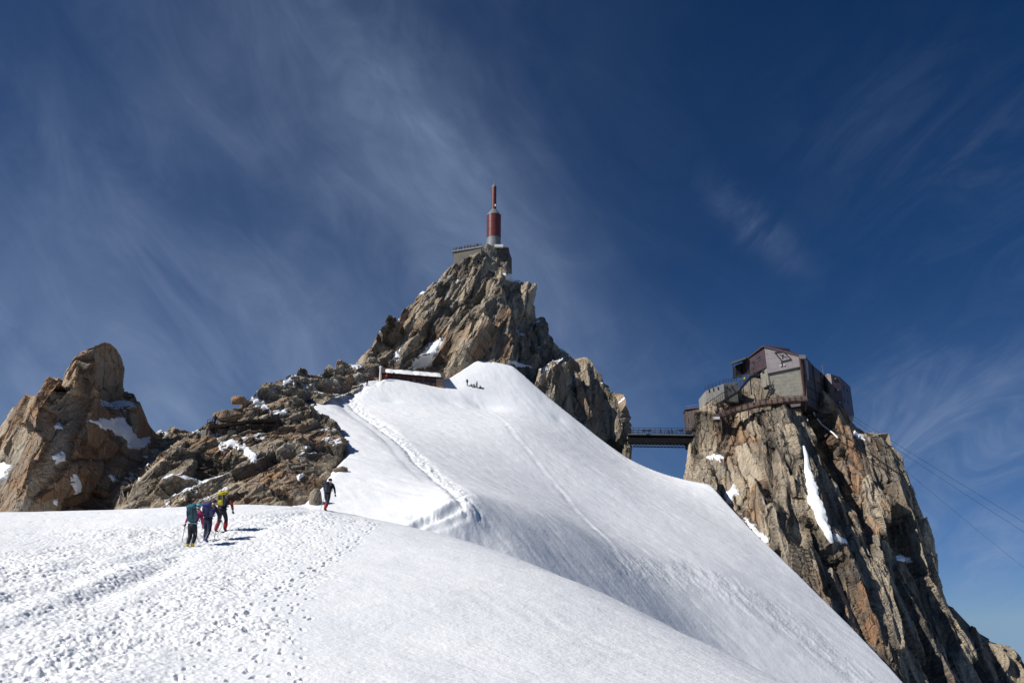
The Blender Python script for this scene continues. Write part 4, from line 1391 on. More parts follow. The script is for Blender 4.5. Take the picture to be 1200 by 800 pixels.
# grey lift shaft and the purple tower on the right
gE = P(969.0, 437.5, 203.5); gF = P(973.5, 438.5, 202.2)
zb_ = P(978, 491, 203)[2]
sh = MB().cols([(gE[0], 203.5, gE[2], zb_), (gF[0], 202.2, gF[2], zb_), (gF[0] + .3, 206, gF[2], zb_), (gE[0] + .3, 207, gE[2], zb_)])
sh.build('lift_shaft', LILAC, st)
g1 = P(984.3, 441.5, 202.6); g2 = P(996.5, 453.0, 209.5)
zt1 = P(973.5, 438.0, 202.2)[2]
zlo = P(982, 489.5, 202.4)[2]; zlo2 = P(998, 486, 209)[2]
x0, x1, x2 = gF[0] + .003, g1[0], g2[0]
front = [(x0, 202.25, zt1), (x1, 202.6, g1[2]), (x2, 209.5, g2[2])]
tw = MB()
tops = [np.array(p) for p in front] + [np.array([x2 - 3, 217.0, g2[2]]), np.array([x0 - 1, 216.0, zt1])]
mids = [np.array([x0, 202.25, zlo]), np.array([x1, 202.6, zlo]), np.array([x2, 209.5, zlo2]), np.array([x2 - 3, 217.0, zlo2]), np.array([x0 - 1, 216.0, zlo])]
lows = [np.array([x0 + .8, 204.0, zlo - .4]), np.array([x1 - .2, 205.0, zlo - 2.6]), np.array([x2 - 1.0, 210.5, zlo2 - 3.4]), np.array([x2 - 4, 215.0, zlo2 - 3.4]), np.array([x0, 214.0, zlo - .4])]
n = 5; pts = lows + mids + tops
fcs = [tuple(range(n - 1, -1, -1)), tuple(range(2 * n, 3 * n))]
for lv in range(2):
    fcs += [(lv * n + i, lv * n + (i + 1) % n, (lv + 1) * n + (i + 1) % n, (lv + 1) * n + i) for i in range(n)]
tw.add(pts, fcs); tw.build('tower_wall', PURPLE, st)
PE, PF, PG = np.array([x0, 202.25]), np.array([x1, 202.6]), np.array([x2, 209.5])
nEF = np.array([PF[1] - PE[1], -(PF[0] - PE[0]), 0]); nEF /= np.linalg.norm(nEF); tEF = np.array([-nEF[1], nEF[0], 0])
nFG = np.array([PG[1] - PF[1], -(PG[0] - PF[0]), 0]); nFG /= np.linalg.norm(nFG); tFG = np.array([-nFG[1], nFG[0], 0])
for u, v in ((977.6, 443.5), (980.6, 457.0), (982.8, 471.5)):
    c0 = on_plane(u, v, PE, PF) + nEF * .05
    w = MB().box(c0, (.95, .2, 1.0), (tEF, nEF, np.array([0, 0, 1.0]))).build('window', GLASS, st)
    MB().box(c0 + tEF * .24 + nEF * .05, (.42, .2, .5), (tEF, nEF, np.array([0, 0, 1.0]))).build('pane_blind', GREYMETAL, w)
for u, v in ((989.5, 455), (993.5, 458), (990.5, 470), (994.5, 472), (991.5, 484)):
    c0 = on_plane(u, v, PF, PG) + nFG * .05
    MB().box(c0, (1.2, .2, .9), (tFG, nFG, np.array([0, 0, 1.0]))).build('window', GLASS, st)
f = MB()
a = P(964.5, 436, 204); f.beam(a + (0, 0, -1), a + (0, 0, 1.9), .10); f.beam(a + (-.5, 0, 1.3), a + (.5, 0, 1.3), .08); f.beam(a + (-.35, 0, 1.75), a + (.35, 0, 1.75), .08)
f.build('antenna', GREYMETAL, st)
a = P(924, 412.5, 200); MB().beam(a + (0, 0, -.8), a + (0, 0, 1.0), .08).build('antenna', GREYMETAL, st)
# pale concrete terrace on the left, with parapet slots
c1, c2, c3 = P(826.8, 458, 199.5), P(848, 449.5, 198.2), P(864, 447, 199.2)
t = thing('concrete_terrace', P(845, 468, 198.5), 'pale streaked concrete terrace wall left of the station above the bridge', 'terrace')
vb = P(845, 470, 198.5)[2]
MB().cols([(c1[0], c1[1], c1[2], vb), (c2[0], c2[1], c2[2], vb), (c2[0], c2[1] + 8, c2[2], vb), (c1[0], c1[1] + 8, c1[2], vb)]).build('left_wall', PALECONC, t)
MB().cols([(c2[0] + .012, c2[1] + .2, c2[2] + .1, vb), (c3[0], c3[1], c3[2], vb), (c3[0], c3[1] + 8, c3[2], vb), (c2[0] + .012, c2[1] + 8, c2[2] + .1, vb)]).build('right_wall', PALECONC, t)
f = MB()
for u, v in ((831, 456.5), (836, 455), (841.5, 453.5), (852, 452.5), (857, 452)):
    p = on_plane(u, v + 1.5, c1, c2) if u < 848 else on_plane(u, v + 1.5, c2 + (0, .2, 0), c3)
    MB().box(p, (.22, .3, .75)).build('drain_slot', DARKSTEEL, t)
f = MB()
for a, b in ((c1, c2), (c2, c3)):
    for k in range(6):
        p = a + (b - a) * k / 5; f.beam(p + (0, .3, -.1), p + (0, .3, 1.15), .07)
    for h in (.6, 1.12):
        f.beam(a + (0, .3, h), b + (0, .3, h), .06)
f.build('railing', DARKSTEEL, t)

# covered stair between the bridge and the station
t = thing('open_stairway', P(840, 470, 196), 'dark steel open stairway climbing from the bridge to the station', 'stairway')
f = MB(); h = MB(); tr = MB(); h2 = MB()
path = [P(812, 503, 197.5), P(834, 478, 196.5), P(848, 469, 195.8), P(866, 458, 195.6), P(880, 441, 195.8), P(890, 438, 196)]
for p, q in zip(path[:-1], path[1:]):
    f.beam(p, q, .30, .42); f.beam(p + (0, 1.5, 0), q + (0, 1.5, 0), .30, .42)
    for hh in (.7, 1.2, 2.0):
        h.beam(p + (0, 0, hh), q + (0, 0, hh), .09)
    h2.beam(p + (0, 1.5, 2.0), q + (0, 1.5, 2.0), .09)
    n = max(3, int(np.linalg.norm(q - p) / .55))
    for k in range(n):
        a = p + (q - p) * (k + .5) / n
        tr.box(a + np.array([0, .75, .1]), (.42, 1.5, .07))
        if k % 2 == 0:
            h.beam(a + (0, -.05, 0), a + (0, -.05, 2.0), .08)
            h2.beam(a + (0, 1.5, 0), a + (0, 1.5, 2.0), .08)
for p in path[1:-1]:
    f.beam(p + (0, .7, -.2), p + (0, 1.0, -4.2), .22)
h2.build('handrail', DARKSTEEL, t); f.build('stringer', DARKSTEEL, t); tr.build('tread', DARKSTEEL, t); h.build('handrail', plain('grey_brown_rail', (.10, .085, .075), .6, .1, .2), t)

# red-brown cabin where the bridge lands
t = thing('bridge_cabin', P(810, 500, 200), 'red brown metal cabin at the right hand end of the footbridge', 'cabin')
k0, k1 = P(803.5, 480, 200.5), P(818, 480, 198.8)
zt_, zb2 = P(810, 479.5, 199.5)[2], P(810, 503, 199.5)[2]
MB().cols([(k0[0], 200.5, zt_, zb2), (k1[0], 198.8, zt_ + .1, zb2), (k1[0] + .5, 203, zt_ + .1, zb2), (k0[0] + .2, 204, zt_, zb2)]).build('wall', plain('red_brown_cladding', (.075, .047, .044), .55, 0, .2, 1.0, .35, .3, .8, 'x'), t)
MB().cols([(k0[0] - .25, 200.1, zt_ + .3, zt_ + .12), (k1[0] + .25, 198.4, zt_ + .3, zt_ + .12), (k1[0] + .7, 203.3, zt_ + .3, zt_ + .12), (k0[0], 204.3, zt_ + .3, zt_ + .12)]).build('roof', BROWNSTEEL, t)
MB().box((k0[0] + .85, 200.2, zb2 + 2.2), (.85, .16, 1.1)).build('window', GLASS, t)
f = MB()
for k in range(5):
    p = k0 + (k1 - k0) * k / 4; f.beam((p[0], p[1], zt_ + .3), (p[0], p[1], zt_ + 1.0), .06)
f.beam((k0[0], k0[1], zt_ + 1.0), (k1[0], k1[1], zt_ + 1.0), .06)
f.build('roof_rail', GREYMETAL, t)

# ------------------------------------------------------------------ the footbridge
BY = 201.0
b0, b1 = P(735.5, 510.5, BY + 1), P(812, 511.5, BY - 1)
t = thing('footbridge', (b0 + b1) / 2 + np.array([0, 0, -3]), 'dark steel footbridge spanning the gap between the two rock towers', 'footbridge')
d = (b1 - b0); L = np.linalg.norm(d); d /= L
up = np.array([0, 0, 1.0])
MB().beam(b0 + (0, 0, .12), b1 + (0, 0, .12), 2.6, .30).build('deck', plain('pale_deck_edge', (.10, .095, .09), .7, 0, .2), t)
MB().beam(b0 + (0, 0, -.96), b1 + (0, 0, -.96), 1.9, 1.82).build('girder', BRIDGESTEEL, t)
f = MB()
f.beam(b0 + (1.0, -.6, -2.75), b1 + (-1.5, -.6, -2.75), .22); n = 16
for k in range(n):
    a = b0 + d * (1.0 + (L - 2.5) * k / n); bq = b0 + d * (1.0 + (L - 2.5) * (k + .5) / n); cq = b0 + d * (1.0 + (L - 2.5) * (k + 1) / n)
    f.beam(a + (0, -.6, -2.1), bq + (0, -.6, -2.72), .13); f.beam(bq + (0, -.6, -2.72), cq + (0, -.6, -2.1), .13)
f.build('lower_truss', BRIDGESTEEL, t)
for side in (-1.2, 1.2):
    f = MB()
    for k in range(13):
        a = b0 + d * (L * k / 12); f.beam(a + (0, side, .2), a + (0, side, 1.75), .09)
    for hh in (.65, 1.15, 1.75):
        f.beam(b0 + (0, side, hh), b1 + (0, side, hh), .09)
    f.build('railing', DARKSTEEL, t)
for u in (755, 761, 798):
    MB().box(P(u, 504.2, BY - 1.27), (1.1, .08, .4)).build('sign_plate', DARKSTEEL, t)
MB().box(P(806.5, 517, BY - .6), (1.1, 2.4, 3.6)).build('bearing_pier', BRIDGESTEEL, t)
BR = (b0, d, L)

# ------------------------------------------------------------------ timber walkway across the pillar
wp = [(836, 492.5), (860, 484.0), (889, 476.0), (916, 472.5), (944, 470.5)]
wy = min(rock_at('station_pillar', u, v, 1.0, 4)[1] for u, v in wp) 
ws = [P(u, v, np.clip(rock_at('station_pillar', u, v, 1.3, 4)[1], 184, 196)) for u, v in wp]
yy = np.array([p[1] for p in ws]); yy = np.convolve(np.r_[yy[0], yy, yy[-1]], np.ones(3) / 3, 'valid')
ws = [P(u, v, y) for (u, v), y in zip(wp, yy)]
t = thing('timber_walkway', ws[2] + (0, 0, -1), 'brown timber walkway with boarded parapet clinging to the pillar below the station', 'walkway')
f = MB(); g = MB(); h = MB(); j = MB()
for p, q in zip(ws[:-1], ws[1:]):
    dd = (q - p) / np.linalg.norm(q - p)
    f.beam(p - dd * .1, q + dd * .1, 1.9, .26)
    g.beam(p + (0, -.95, .62), q + (0, -.95, .62), .10, .85)
    h.beam(p + (0, -.95, 1.30), q + (0, -.95, 1.30), .14, .12)
    n = 4
    for k in range(n):
        a = p + (q - p) * k / n; h.beam(a + (0, -1.02, -.1), a + (0, -1.02, 1.35), .13)
for k, p in enumerate(ws):
    MB().beam(p + (0, -.6, -.13), p + (.1, 1.2, -2.0), .2).build('strut', BROWNSTEEL, t)
p = P(877, 481, yy[1] - .4); j.beam(p, p + (0, .4, -5.2), .24)
f.build('deck', BROWNSTEEL, t); g.build('parapet', TIMBER, t); h.build('rail', BROWNSTEEL, t); j.build('prop', BROWNSTEEL, t)
MB().box(ws[0] + np.array([.6, -1.1, .3]), (1.2, .3, .6)).build('end_sheet', WHITE, t)

# ------------------------------------------------------------------ pipes and cables


def pipe(pts, r, mat, name, label, cat):
    path = [rock_at('station_pillar', u, v, .45, 2.5) for u, v in pts]
    y = np.array([p[1] for p in path]); y2 = np.convolve(np.r_[y[0], y, y[-1]], np.ones(3) / 3, 'valid')
    path = [P(u, v, min(a, b)) for (u, v), a, b in zip(pts, y, y2)]
    tag(MB().tube(path, r, 8).build(name, mat, None, True), label, cat)


pipe([(946, 469), (950, 476), (954, 484), (959, 492), (963, 497), (969, 502), (976, 507), (982, 513)], .20, WHITE, 'drain_pipe', 'pale drain pipe running down from the station corner onto the pillar', 'pipe')
pipe([(963, 495), (972, 500), (982, 506), (994, 513), (1006, 522), (1020, 531), (1034, 541), (1048, 551), (1060, 559)], .10, DARKSTEEL, 'handline', 'upper of two dark ropes slung across the pillar face right of the station', 'rope')
pipe([(976, 512), (990, 520), (1004, 528), (1018, 537), (1032, 546), (1046, 556)], .09, DARKSTEEL, 'handline', 'lower of two dark ropes slung across the pillar face right of the station', 'rope')


def cable(p0, p1, sag, r, label):
    p0, p1 = np.asarray(p0), np.asarray(p1)
    path = []
    for k in range(41):
        f = k / 40; p = p0 + (p1 - p0) * f; path.append(p - np.array([0, 0, sag * 4 * f * (1 - f)]))
    tag(MB().tube(path, r, 6).build('suspension_cable', DARKSTEEL, None, True), label, 'cable', 'cables of the cable car')


cable(P(1000, 488, 209), P(1420, 742, 200), 0.6, .032, 'topmost of the three cables leaving the station tower to the right')
cable(P(1000, 492, 210), P(1420, 760, 200), 0.8, .032, 'middle one of the three cables leaving the station tower to the right')
cable(P(998, 497, 211), P(1420, 834, 200), 1.5, .022, 'lowest and faintest of the three cables leaving the station tower')

# ice frozen into the long crack of the pillar
ice = [(941.5, 522, .16), (944, 535, .42), (947, 550, .62), (950, 566, .85), (954, 582, 1.05), (959, 598, 1.05), (965, 613, .8), (971, 626, .6), (976, 636, .25)]
ip = [rock_at('station_pillar', u, v, .35, 6) for u, v, r_ in ice]
yy = np.array([p[1] for p in ip]); yy = np.array([min(yy[k], .5 * (yy[max(k - 1, 0)] + yy[min(k + 1, len(yy) - 1)])) for k in range(len(yy))])
ip = [P(u, v, y) for (u, v, r_), y in zip(ice, yy)]
cp = catmull(np.c_[np.array(ip), [r_ for _, _, r_ in ice]], .35)
iv = []; nring = 14
for k, c_ in enumerate(cp):
    for i in range(nring):
        a_ = 2 * math.pi * i / nring
        wob = 1 + .28 * math.sin(k * .31 + i * 1.3) + .18 * math.sin(k * .83 + i * 2.1)
        iv.append((c_[0] + c_[3] * wob * math.cos(a_) * .95 + .12 * math.sin(k * .5), c_[1] - .55 * c_[3] * math.sin(a_), c_[2] + .15 * c_[3] * math.cos(a_)))
fc_ = [(k * nring + i, k * nring + (i + 1) % nring, (k + 1) * nring + (i + 1) % nring, (k + 1) * nring + i) for k in range(len(cp) - 1) for i in range(nring)]
MB().add(iv, fc_).build('ice_strip', SNOW, None, True, kind='structure')

# ------------------------------------------------------------------ loose boulders


def boulder(c, r, mat, seed, label, squash=(1, .9, .8)):
    rg = np.random.default_rng(seed)
    bm = bmesh.new()
    pts = rg.normal(size=(26, 3)); pts /= np.linalg.norm(pts, axis=1)[:, None]; pts *= rg.uniform(.72, 1.0, (26, 1))
    for p in pts:
        bm.verts.new(tuple(p * r * np.array(squash)))
    h = bmesh.ops.convex_hull(bm, input=bm.verts)
    bmesh.ops.delete(bm, geom=[v for v in bm.verts if not v.link_faces], context='VERTS')
    bmesh.ops.bevel(bm, geom=bm.edges[:], offset=.05 * r, segments=1, affect='EDGES')
    bmesh.ops.triangulate(bm, faces=bm.faces[:])
    bmesh.ops.subdivide_edges(bm, edges=bm.edges[:], cuts=3, use_grid_fill=True)
    me = bpy.data.meshes.new('boulder'); bm.to_mesh(me); bm.free()
    v = np.array([q.co[:] for q in me.vertices])
    d = fbm(v * 2.2 / r, 4, seed) * .045 * r
    v += v / (np.linalg.norm(v, axis=1)[:, None] + 1e-6) * d[:, None]
    me.vertices.foreach_set('co', v.astype(np.float32).ravel())
    tn = me.attributes.new('tint', 'FLOAT', 'POINT'); tn.data.foreach_set('value', np.full(len(v), rg.uniform(.3, .9), np.float32))
    tn = me.attributes.new('tintb', 'FLOAT', 'POINT'); tn.data.foreach_set('value', np.full(len(v), rg.uniform(.2, .9), np.float32))
    me.materials.append(mat)
    o = link('boulder', me); o.location = tuple(map(float, c))
    return tag(o, label, 'boulder')


def on_snow(u, v, Y0, Y1):
    for Y in np.arange(Y0, Y1, .2):
        p = P(u, v, Y)
        g = float(snow_base(p[None, :2])[0])
        if g > p[2]:
            return np.array([p[0], Y, g])
    return P(u, v, Y1)


bp = on_snow(371, 590, 66, 100)
boulder(bp + np.array([0, 0, .35]), 1.05, GRANITE, 5, 'pale grey boulder on the snow right behind the lone dark climber', (.9, .9, 1.15))
boulder(rock_at('broken_ridge', 279, 470, .3) + np.array([0, .3, .2]), 1.5, RUSTY, 8, 'rounded orange boulder on the skyline of the broken ridge', (1.1, .8, .62))
bp = on_snow(396, 552, 80, 130)
boulder(bp + np.array([.3, -.6, .1]), .85, RIDGEROCK, 12, 'small dark stone at the right foot of the broken ridge', (1.3, .9, .6))
boulder(rock_at('broken_ridge', 266, 486, .5) + np.array([0, .3, 0]), 1.9, RUSTY, 15, 'squared orange block just above the dark timber gallery', (1.45, .8, .62))

# ------------------------------------------------------------------ people
DG = None


def skin_mesh(name, chains, levels=2):
    """one continuous tapered surface grown on a skeleton: chains of (point, radius), joined where points coincide; the first point is the root"""
    verts, edges, rad, key = [], [], [], {}
    for ch in chains:
        prev = None
        for p, r in ch:
            k = tuple(np.round(p, 4))
            if k not in key:
                key[k] = len(verts); verts.append(tuple(map(float, p))); rad.append(r if hasattr(r, '__len__') else (r, r))
            i = key[k]
            if prev is not None and prev != i:
                edges.append((prev, i))
            prev = i
    me = bpy.data.meshes.new(name)
    me.from_pydata(verts, edges, [])
    o = bpy.data.objects.new(name + '_skeleton', me); C.objects.link(o)
    sk = o.modifiers.new('skin', 'SKIN'); sk.use_smooth_shade = True
    for i, r in enumerate(rad):
        me.skin_vertices[0].data[i].radius = r
        me.skin_vertices[0].data[i].use_root = (i == 0)
    ss = o.modifiers.new('sub', 'SUBSURF'); ss.levels = levels; ss.render_levels = levels
    bpy.context.view_layer.update()
    dg = bpy.context.evaluated_depsgraph_get()
    r = bpy.data.meshes.new_from_object(o.evaluated_get(dg))
    r.name = name
    bpy.data.objects.remove(o); bpy.data.meshes.remove(me)
    r.shade_smooth()
    return r


def cloth(name, col, rough=.75):
    m, T, b = new_mat(name)
    pos = T.n('ShaderNodeTexCoord').outputs['Object']
    n = T.noise(pos, 9.0, 4, .6)
    T.put(b.inputs['Base Color'], T.mix(T.ramp(n, .3, .7), tuple(k * .75 for k in col), tuple(min(1, k * 1.2) for k in col)))
    b.inputs['Roughness'].default_value = rough
    b.inputs['Specular IOR Level'].default_value = .25
    bump(T, b, n, .6, .02)
    return m


SKIN = cloth('skin_tone', (.52, .33, .24), .55)
BLACKCLOTH = cloth('black_cloth', (.018, .019, .024))
NAVYCLOTH = cloth('navy_cloth', (.022, .026, .055))
MAGENTA = cloth('magenta_cloth', (.36, .035, .12))
ORANGECLOTH = cloth('orange_red_cloth', (.26, .050, .030))
REDCLOTH = cloth('red_gaiter_cloth', (.32, .020, .024))
YELLOW = cloth('yellow_cloth', (.52, .42, .025))
TEAL = cloth('teal_cloth', (.035, .120, .165))
TEALDARK = cloth('dark_teal_cloth', (.035, .080, .100))
CYAN = cloth('cyan_band', (.10, .38, .45))
PURPLEPACK = cloth('purple_blue_cloth', (.050, .052, .150))
GREYPACK = cloth('charcoal_cloth', (.05, .055, .065))
HAIR = cloth('brown_hair', (.05, .03, .018))
YELLOWBOOT = cloth('yellow_boot', (.55, .38, .03))
BOOTBLUE = cloth('blue_boot', (.05, .07, .20))
POLE = plain('pole_metal', (.30, .30, .31), .35, .6, .1)


def v3(*a):
    return np.array(a, float)


def hand_chains(w, d, side, grip):
    """palm, four unequal bent fingers and a thumb leaving the side of the palm"""
    d = d / np.linalg.norm(d)
    s = np.cross(d, v3(0, 1, 0)); s = s / (np.linalg.norm(s) + 1e-9) * side      # across the palm, thumb side
    n = np.cross(d, s)
    palm = w + d * .055
    ch = [[(w, .028), (palm, (.036, .022))]]
    for k, L in enumerate((.060, .072, .066, .050)):
        b0_ = w + d * .085 + s * (.030 - .020 * k)
        c1_ = b0_ + d * L * .5 + n * grip * .012
        c2_ = c1_ + d * L * .35 * (1 - grip * .7) + n * grip * .030
        ch.append([(palm, (.036, .022)), (b0_, .0105), (c1_, .0095), (c2_, .008)])
    t0 = w + d * .030 + s * .036
    ch.append([(palm, (.036, .022)), (t0, .013), (t0 + d * .034 + s * .016 + n * .008, .0105), (t0 + d * .058 + s * .012 + n * .020, .0085)])
    return ch


def walker(label, foot, yaw, pose, look, pack, name='person'):
    """a mountaineer seen from behind; local +Y is the way he or she walks"""
    S = pose.get('scale', 1.0)
    J = pose
    root = thing(name, foot, label, 'person')
    root.rotation_euler = (0, 0, yaw)
    lean = J.get('lean', .22)
    pel = v3(0, 0, J.get('hip', .92)); sp = pel + v3(J.get('sway', 0), .10 * lean * 3, .20); ch = sp + v3(0, .26 * lean * 1.6, .24)
    nk = ch + v3(J.get('headx', 0) * .3, .16 * lean * 1.5, .15); hd = nk + v3(J.get('headx', 0), .05 + lean * .12, .15)
    sh = {-1: ch + v3(-.185, .02, .07), 1: ch + v3(.185, .02, .07)}
    hp_ = {-1: pel + v3(-.095, 0, -.03), 1: pel + v3(.095, 0, -.03)}
    kn = {-1: J['kneeL'], 1: J['kneeR']}; an = {-1: J['ankL'], 1: J['ankR']}
    el = {-1: sh[-1] + J['elL'], 1: sh[1] + J['elR']}; wr = {-1: el[-1] + J['wrL'], 1: el[1] + J['wrR']}
    chains = [[(pel, (.15, .105)), (sp, (.135, .10)), (ch, (.165, .11)), (nk, .055), (nk + v3(0, .01, .05), .055), (hd, (.078, .095)), (hd + v3(0, .005, .10), (.066, .08))]]
    hands = {}
    for s in (-1, 1):
        chains.append([(pel, (.15, .105)), (hp_[s], .095), ((hp_[s] + kn[s]) / 2, .082), (kn[s], .060), ((kn[s] * .6 + an[s] * .4), .058), (an[s], .042), (an[s] + v3(0, .07, -.045), .042), (an[s] + v3(.0, .17, -.060), .034)])
        chains.append([(ch, (.165, .11)), (sh[s], .062), ((sh[s] + el[s]) / 2, .050), (el[s], .042), ((el[s] + wr[s]) / 2, .038), (wr[s], .028)])
        hc = hand_chains(wr[s], wr[s] - el[s] + v3(0, .02, 0), -s, J.get('grip', .8))
        chains += hc; hands[s] = hc
    # face
    chains.append([(hd, (.078, .095)), (hd + v3(0, .095, -.01), .030), (hd + v3(0, .118, -.022), .014)])
    for s in (-1, 1):
        chains.append([(hd, (.078, .095)), (hd + v3(s * .078, -.005, -.005), .018)])
    me = skin_mesh('body', chains, 2); me.materials.append(SKIN)
    body = link('body', me, root)
    for s in (-1, 1):
        MBl().ell(hd + v3(s * .030, .088, .018), (.012, .010, .011), nu=10, nv=6).build_local('eye', GLASS, root)
    MBl().box(hd + v3(0, .096, -.052), (.045, .012, .010)).build_local('mouth', look.get('mouth', MAGENTA), root)
    MBl().ell(hd + v3(0, -.02, .055), (.088, .098, .085)).build_local('hair', HAIR, root, True)
    if look.get('hat') is not None:
        MBl().ell(hd + v3(0, -.005, .085), (.102, .118, .082), e=.85).build_local(look.get('hatname', 'hat'), look['hat'], root, True)
    # clothes follow the limbs
    g = .022
    up = [[(pel + v3(0, -.01, -.10), (.180, .145)), (pel + v3(0, 0, .02), (.175, .135)), (sp, (.155, .125)), (ch, (.19, .135)), (nk + v3(0, 0, -.02), .075)]]
    for s in (-1, 1):
        up.append([(ch, (.19, .135)), (sh[s], .082), ((sh[s] + el[s]) / 2, .070), (el[s], .060), ((el[s] + wr[s]) / 2, .055), (wr[s] - (wr[s] - el[s]) * .08, .046)])
    me = skin_mesh('jacket', up, 2); me.materials.append(look['jacket']); link('jacket', me, root)
    if look.get('sleeve') is not None:
        for s in (-1, 1):
            me = skin_mesh('sleeve', [[(sh[s], .088), ((sh[s] + el[s]) / 2, .076), (el[s], .066), ((el[s] + wr[s]) / 2, .060), (wr[s] - (wr[s] - el[s]) * .10, .051)]], 2)
            me.materials.append(look['sleeve']); link('sleeve', me, root)
    lo = [[(pel + v3(0, 0, .14), (.165, .125)), (pel + v3(0, 0, -.02), (.17, .13))]]
    for s in (-1, 1):
        lo.append([(pel + v3(0, 0, -.02), (.17, .13)), (hp_[s] + v3(0, 0, -.05), .118), ((hp_[s] + kn[s]) / 2, .105), (kn[s], .086), ((kn[s] + an[s]) / 2, .084), (an[s] + (kn[s] - an[s]) * .12, .070)])
    me = skin_mesh('trousers', lo, 2); me.materials.append(look['trousers']); link('trousers', me, root)
    for s in (-1, 1):
        me = skin_mesh('boot', [[(an[s] + (kn[s] - an[s]) * .28, .066), (an[s], .062), (an[s] + v3(0, .05, -.045), (.058, .058)), (an[s] + v3(0, .15, -.058), (.056, .045)), (an[s] + v3(0, .21, -.062), (.046, .036))]], 2)
        me.materials.append(look['boot']); link('boot', me, root)
        me = skin_mesh('glove', [[(q, (np.array(r) * 1.28 if hasattr(r, '__len__') else r * 1.28)) for q, r in c] for c in hands[s]], 1)
        me.materials.append(look.get('glove', BLACKCLOTH)); link('glove', me, root)
        if look.get('gaiter') is not None:
            me = skin_mesh('gaiter', [[(an[s] + (kn[s] - an[s]) * .86, .096), (an[s] + (kn[s] - an[s]) * .45, .104), (an[s] + (kn[s] - an[s]) * .05, .078), (an[s] + v3(0, .03, -.03), .070)]], 2)
            me.materials.append(look['gaiter']); link('gaiter', me, root)
    # the rucksack rides on the back but comes off: a thing of its own
    M4 = Matrix4(foot, yaw)
    ax_ = np.array([[1, 0, 0], [0, math.cos(lean * 1.4), math.sin(lean * 1.4)], [0, -math.sin(lean * 1.4), math.cos(lean * 1.4)]])
    back = (sp + ch) / 2 + ax_[1] * (-.26) + ax_[2] * pack.get('up', .06)
    pk = thing('backpack', to_world(M4, back - ax_[2] * pack['size'][2]), pack['label'], 'backpack')
    pk.rotation_euler = (0, 0, yaw)
    loc = lambda p: p - (back - ax_[2] * pack['size'][2])
    sx, sy, sz = pack['size']
    MBl().ell(loc(back), (sx, sy, sz), ax_, .68, 28, 18).build_local('main_sack', pack['mat'], pk, True)
    lid = MBl().ell(loc(back + ax_[2] * sz * .98 + ax_[1] * .02), (sx * .92, sy * 1.05, sz * .26), ax_, .6, 24, 12).build_local('lid', pack['lid'], pk, True)
    MBl().ell(loc(back - ax_[2] * sz * .35 - ax_[1] * sy * .75), (sx * .62, sy * .42, sz * .42), ax_, .6, 20, 12).build_local('front_pocket', pack['pocket'], pk, True)
    for s in (-1, 1):
        p0 = back + ax_[0] * s * sx * .5 + ax_[2] * sz * .8 + ax_[1] * sy * .6
        p1 = sh[s] + v3(-s * .05, .0, .10); p2 = sh[s] + v3(-s * .05, .16, -.08); p3 = sp + v3(s * .15, .14, -.02); p4 = back + ax_[0] * s * sx * .8 - ax_[2] * sz * .8 + ax_[1] * sy * .6
        MBl().tube([loc(q) for q in (p0, p1, p2, p3, p4)], .022, 8).build_local('shoulder_strap', BLACKCLOTH, pk, True)
        MBl().tube([loc(back + ax_[0] * s * sx * .55 - ax_[1] * sy * 1.02 + ax_[2] * k) for k in (-.5 * sz, 0, .55 * sz, .95 * sz)], .012, 6).build_local('compression_strap', pack.get('strap', BLACKCLOTH), pk, True)
    bp0 = pel + v3(0, 0, .06)
    MBl().tube([loc(bp0 + v3(.185 * math.cos(a), .150 * math.sin(a), 0)) for a in np.linspace(0, 2 * math.pi, 17)], .028, 8).build_local('hip_belt', pack.get('belt', BLACKCLOTH), pk, True)
    return root, M4, wr, el


def Matrix4(foot, yaw):
    return (np.asarray(foot, float), math.cos(yaw), math.sin(yaw))


def to_world(M4, p):
    f, c, s = M4
    return f + np.array([p[0] * c - p[1] * s, p[0] * s + p[1] * c, p[2]])


class MBl(MB):
    """the same collector, for parts given in their thing's own axes"""
    def build_local(self, name, mat, parent, smooth_shade=False):
        me = bpy.data.meshes.new(name)
        me.from_pydata(self.v, [], self.f)
        bm = bmesh.new(); bm.from_mesh(me); bmesh.ops.recalc_face_normals(bm, faces=bm.faces); bm.to_mesh(me); bm.free()
        me.materials.append(mat)
        if smooth_shade:
            me.shade_smooth(); me.set_sharp_from_angle(angle=R(50))
        return link(name, me, parent)


def trek_pole(hand, tip, label):
    hand = np.asarray(hand); tip = np.asarray(tip)
    t = thing('trekking_pole', tip, label, 'pole')
    d = (hand - tip); L = np.linalg.norm(d); d = d / L
    MB().tube([tip, tip + d * L * .93], [.012, .016], 8).build('shaft', POLE, t, True)
    MB().tube([tip + d * L * .90, tip + d * (L + .06)], [.022, .026], 8).build('grip', BLACKCLOTH, t, True)
    MB().ell(tip + d * .08, (.05, .05, .012), nu=12, nv=6).build('basket', BLACKCLOTH, t, True)


def stand(u, v):
    """the trodden snow where the foot seen at (u, v) rests"""
    x, y = ray_ground(u, v)
    return np.array([x, y, ground_z(x, y) - .03])


def sgnd(p):
    return ground_z(p[0], p[1])


STEP = dict(kneeL=v3(-.10, .16, .52), ankL=v3(-.10, .10, .13), kneeR=v3(.10, .02, .50), ankR=v3(.11, -.22, .10))
f1 = stand(223, 637.5); f2 = stand(241, 632); f3 = stand(258, 622); f4 = stand(382.5, 598)
YAW = -.10
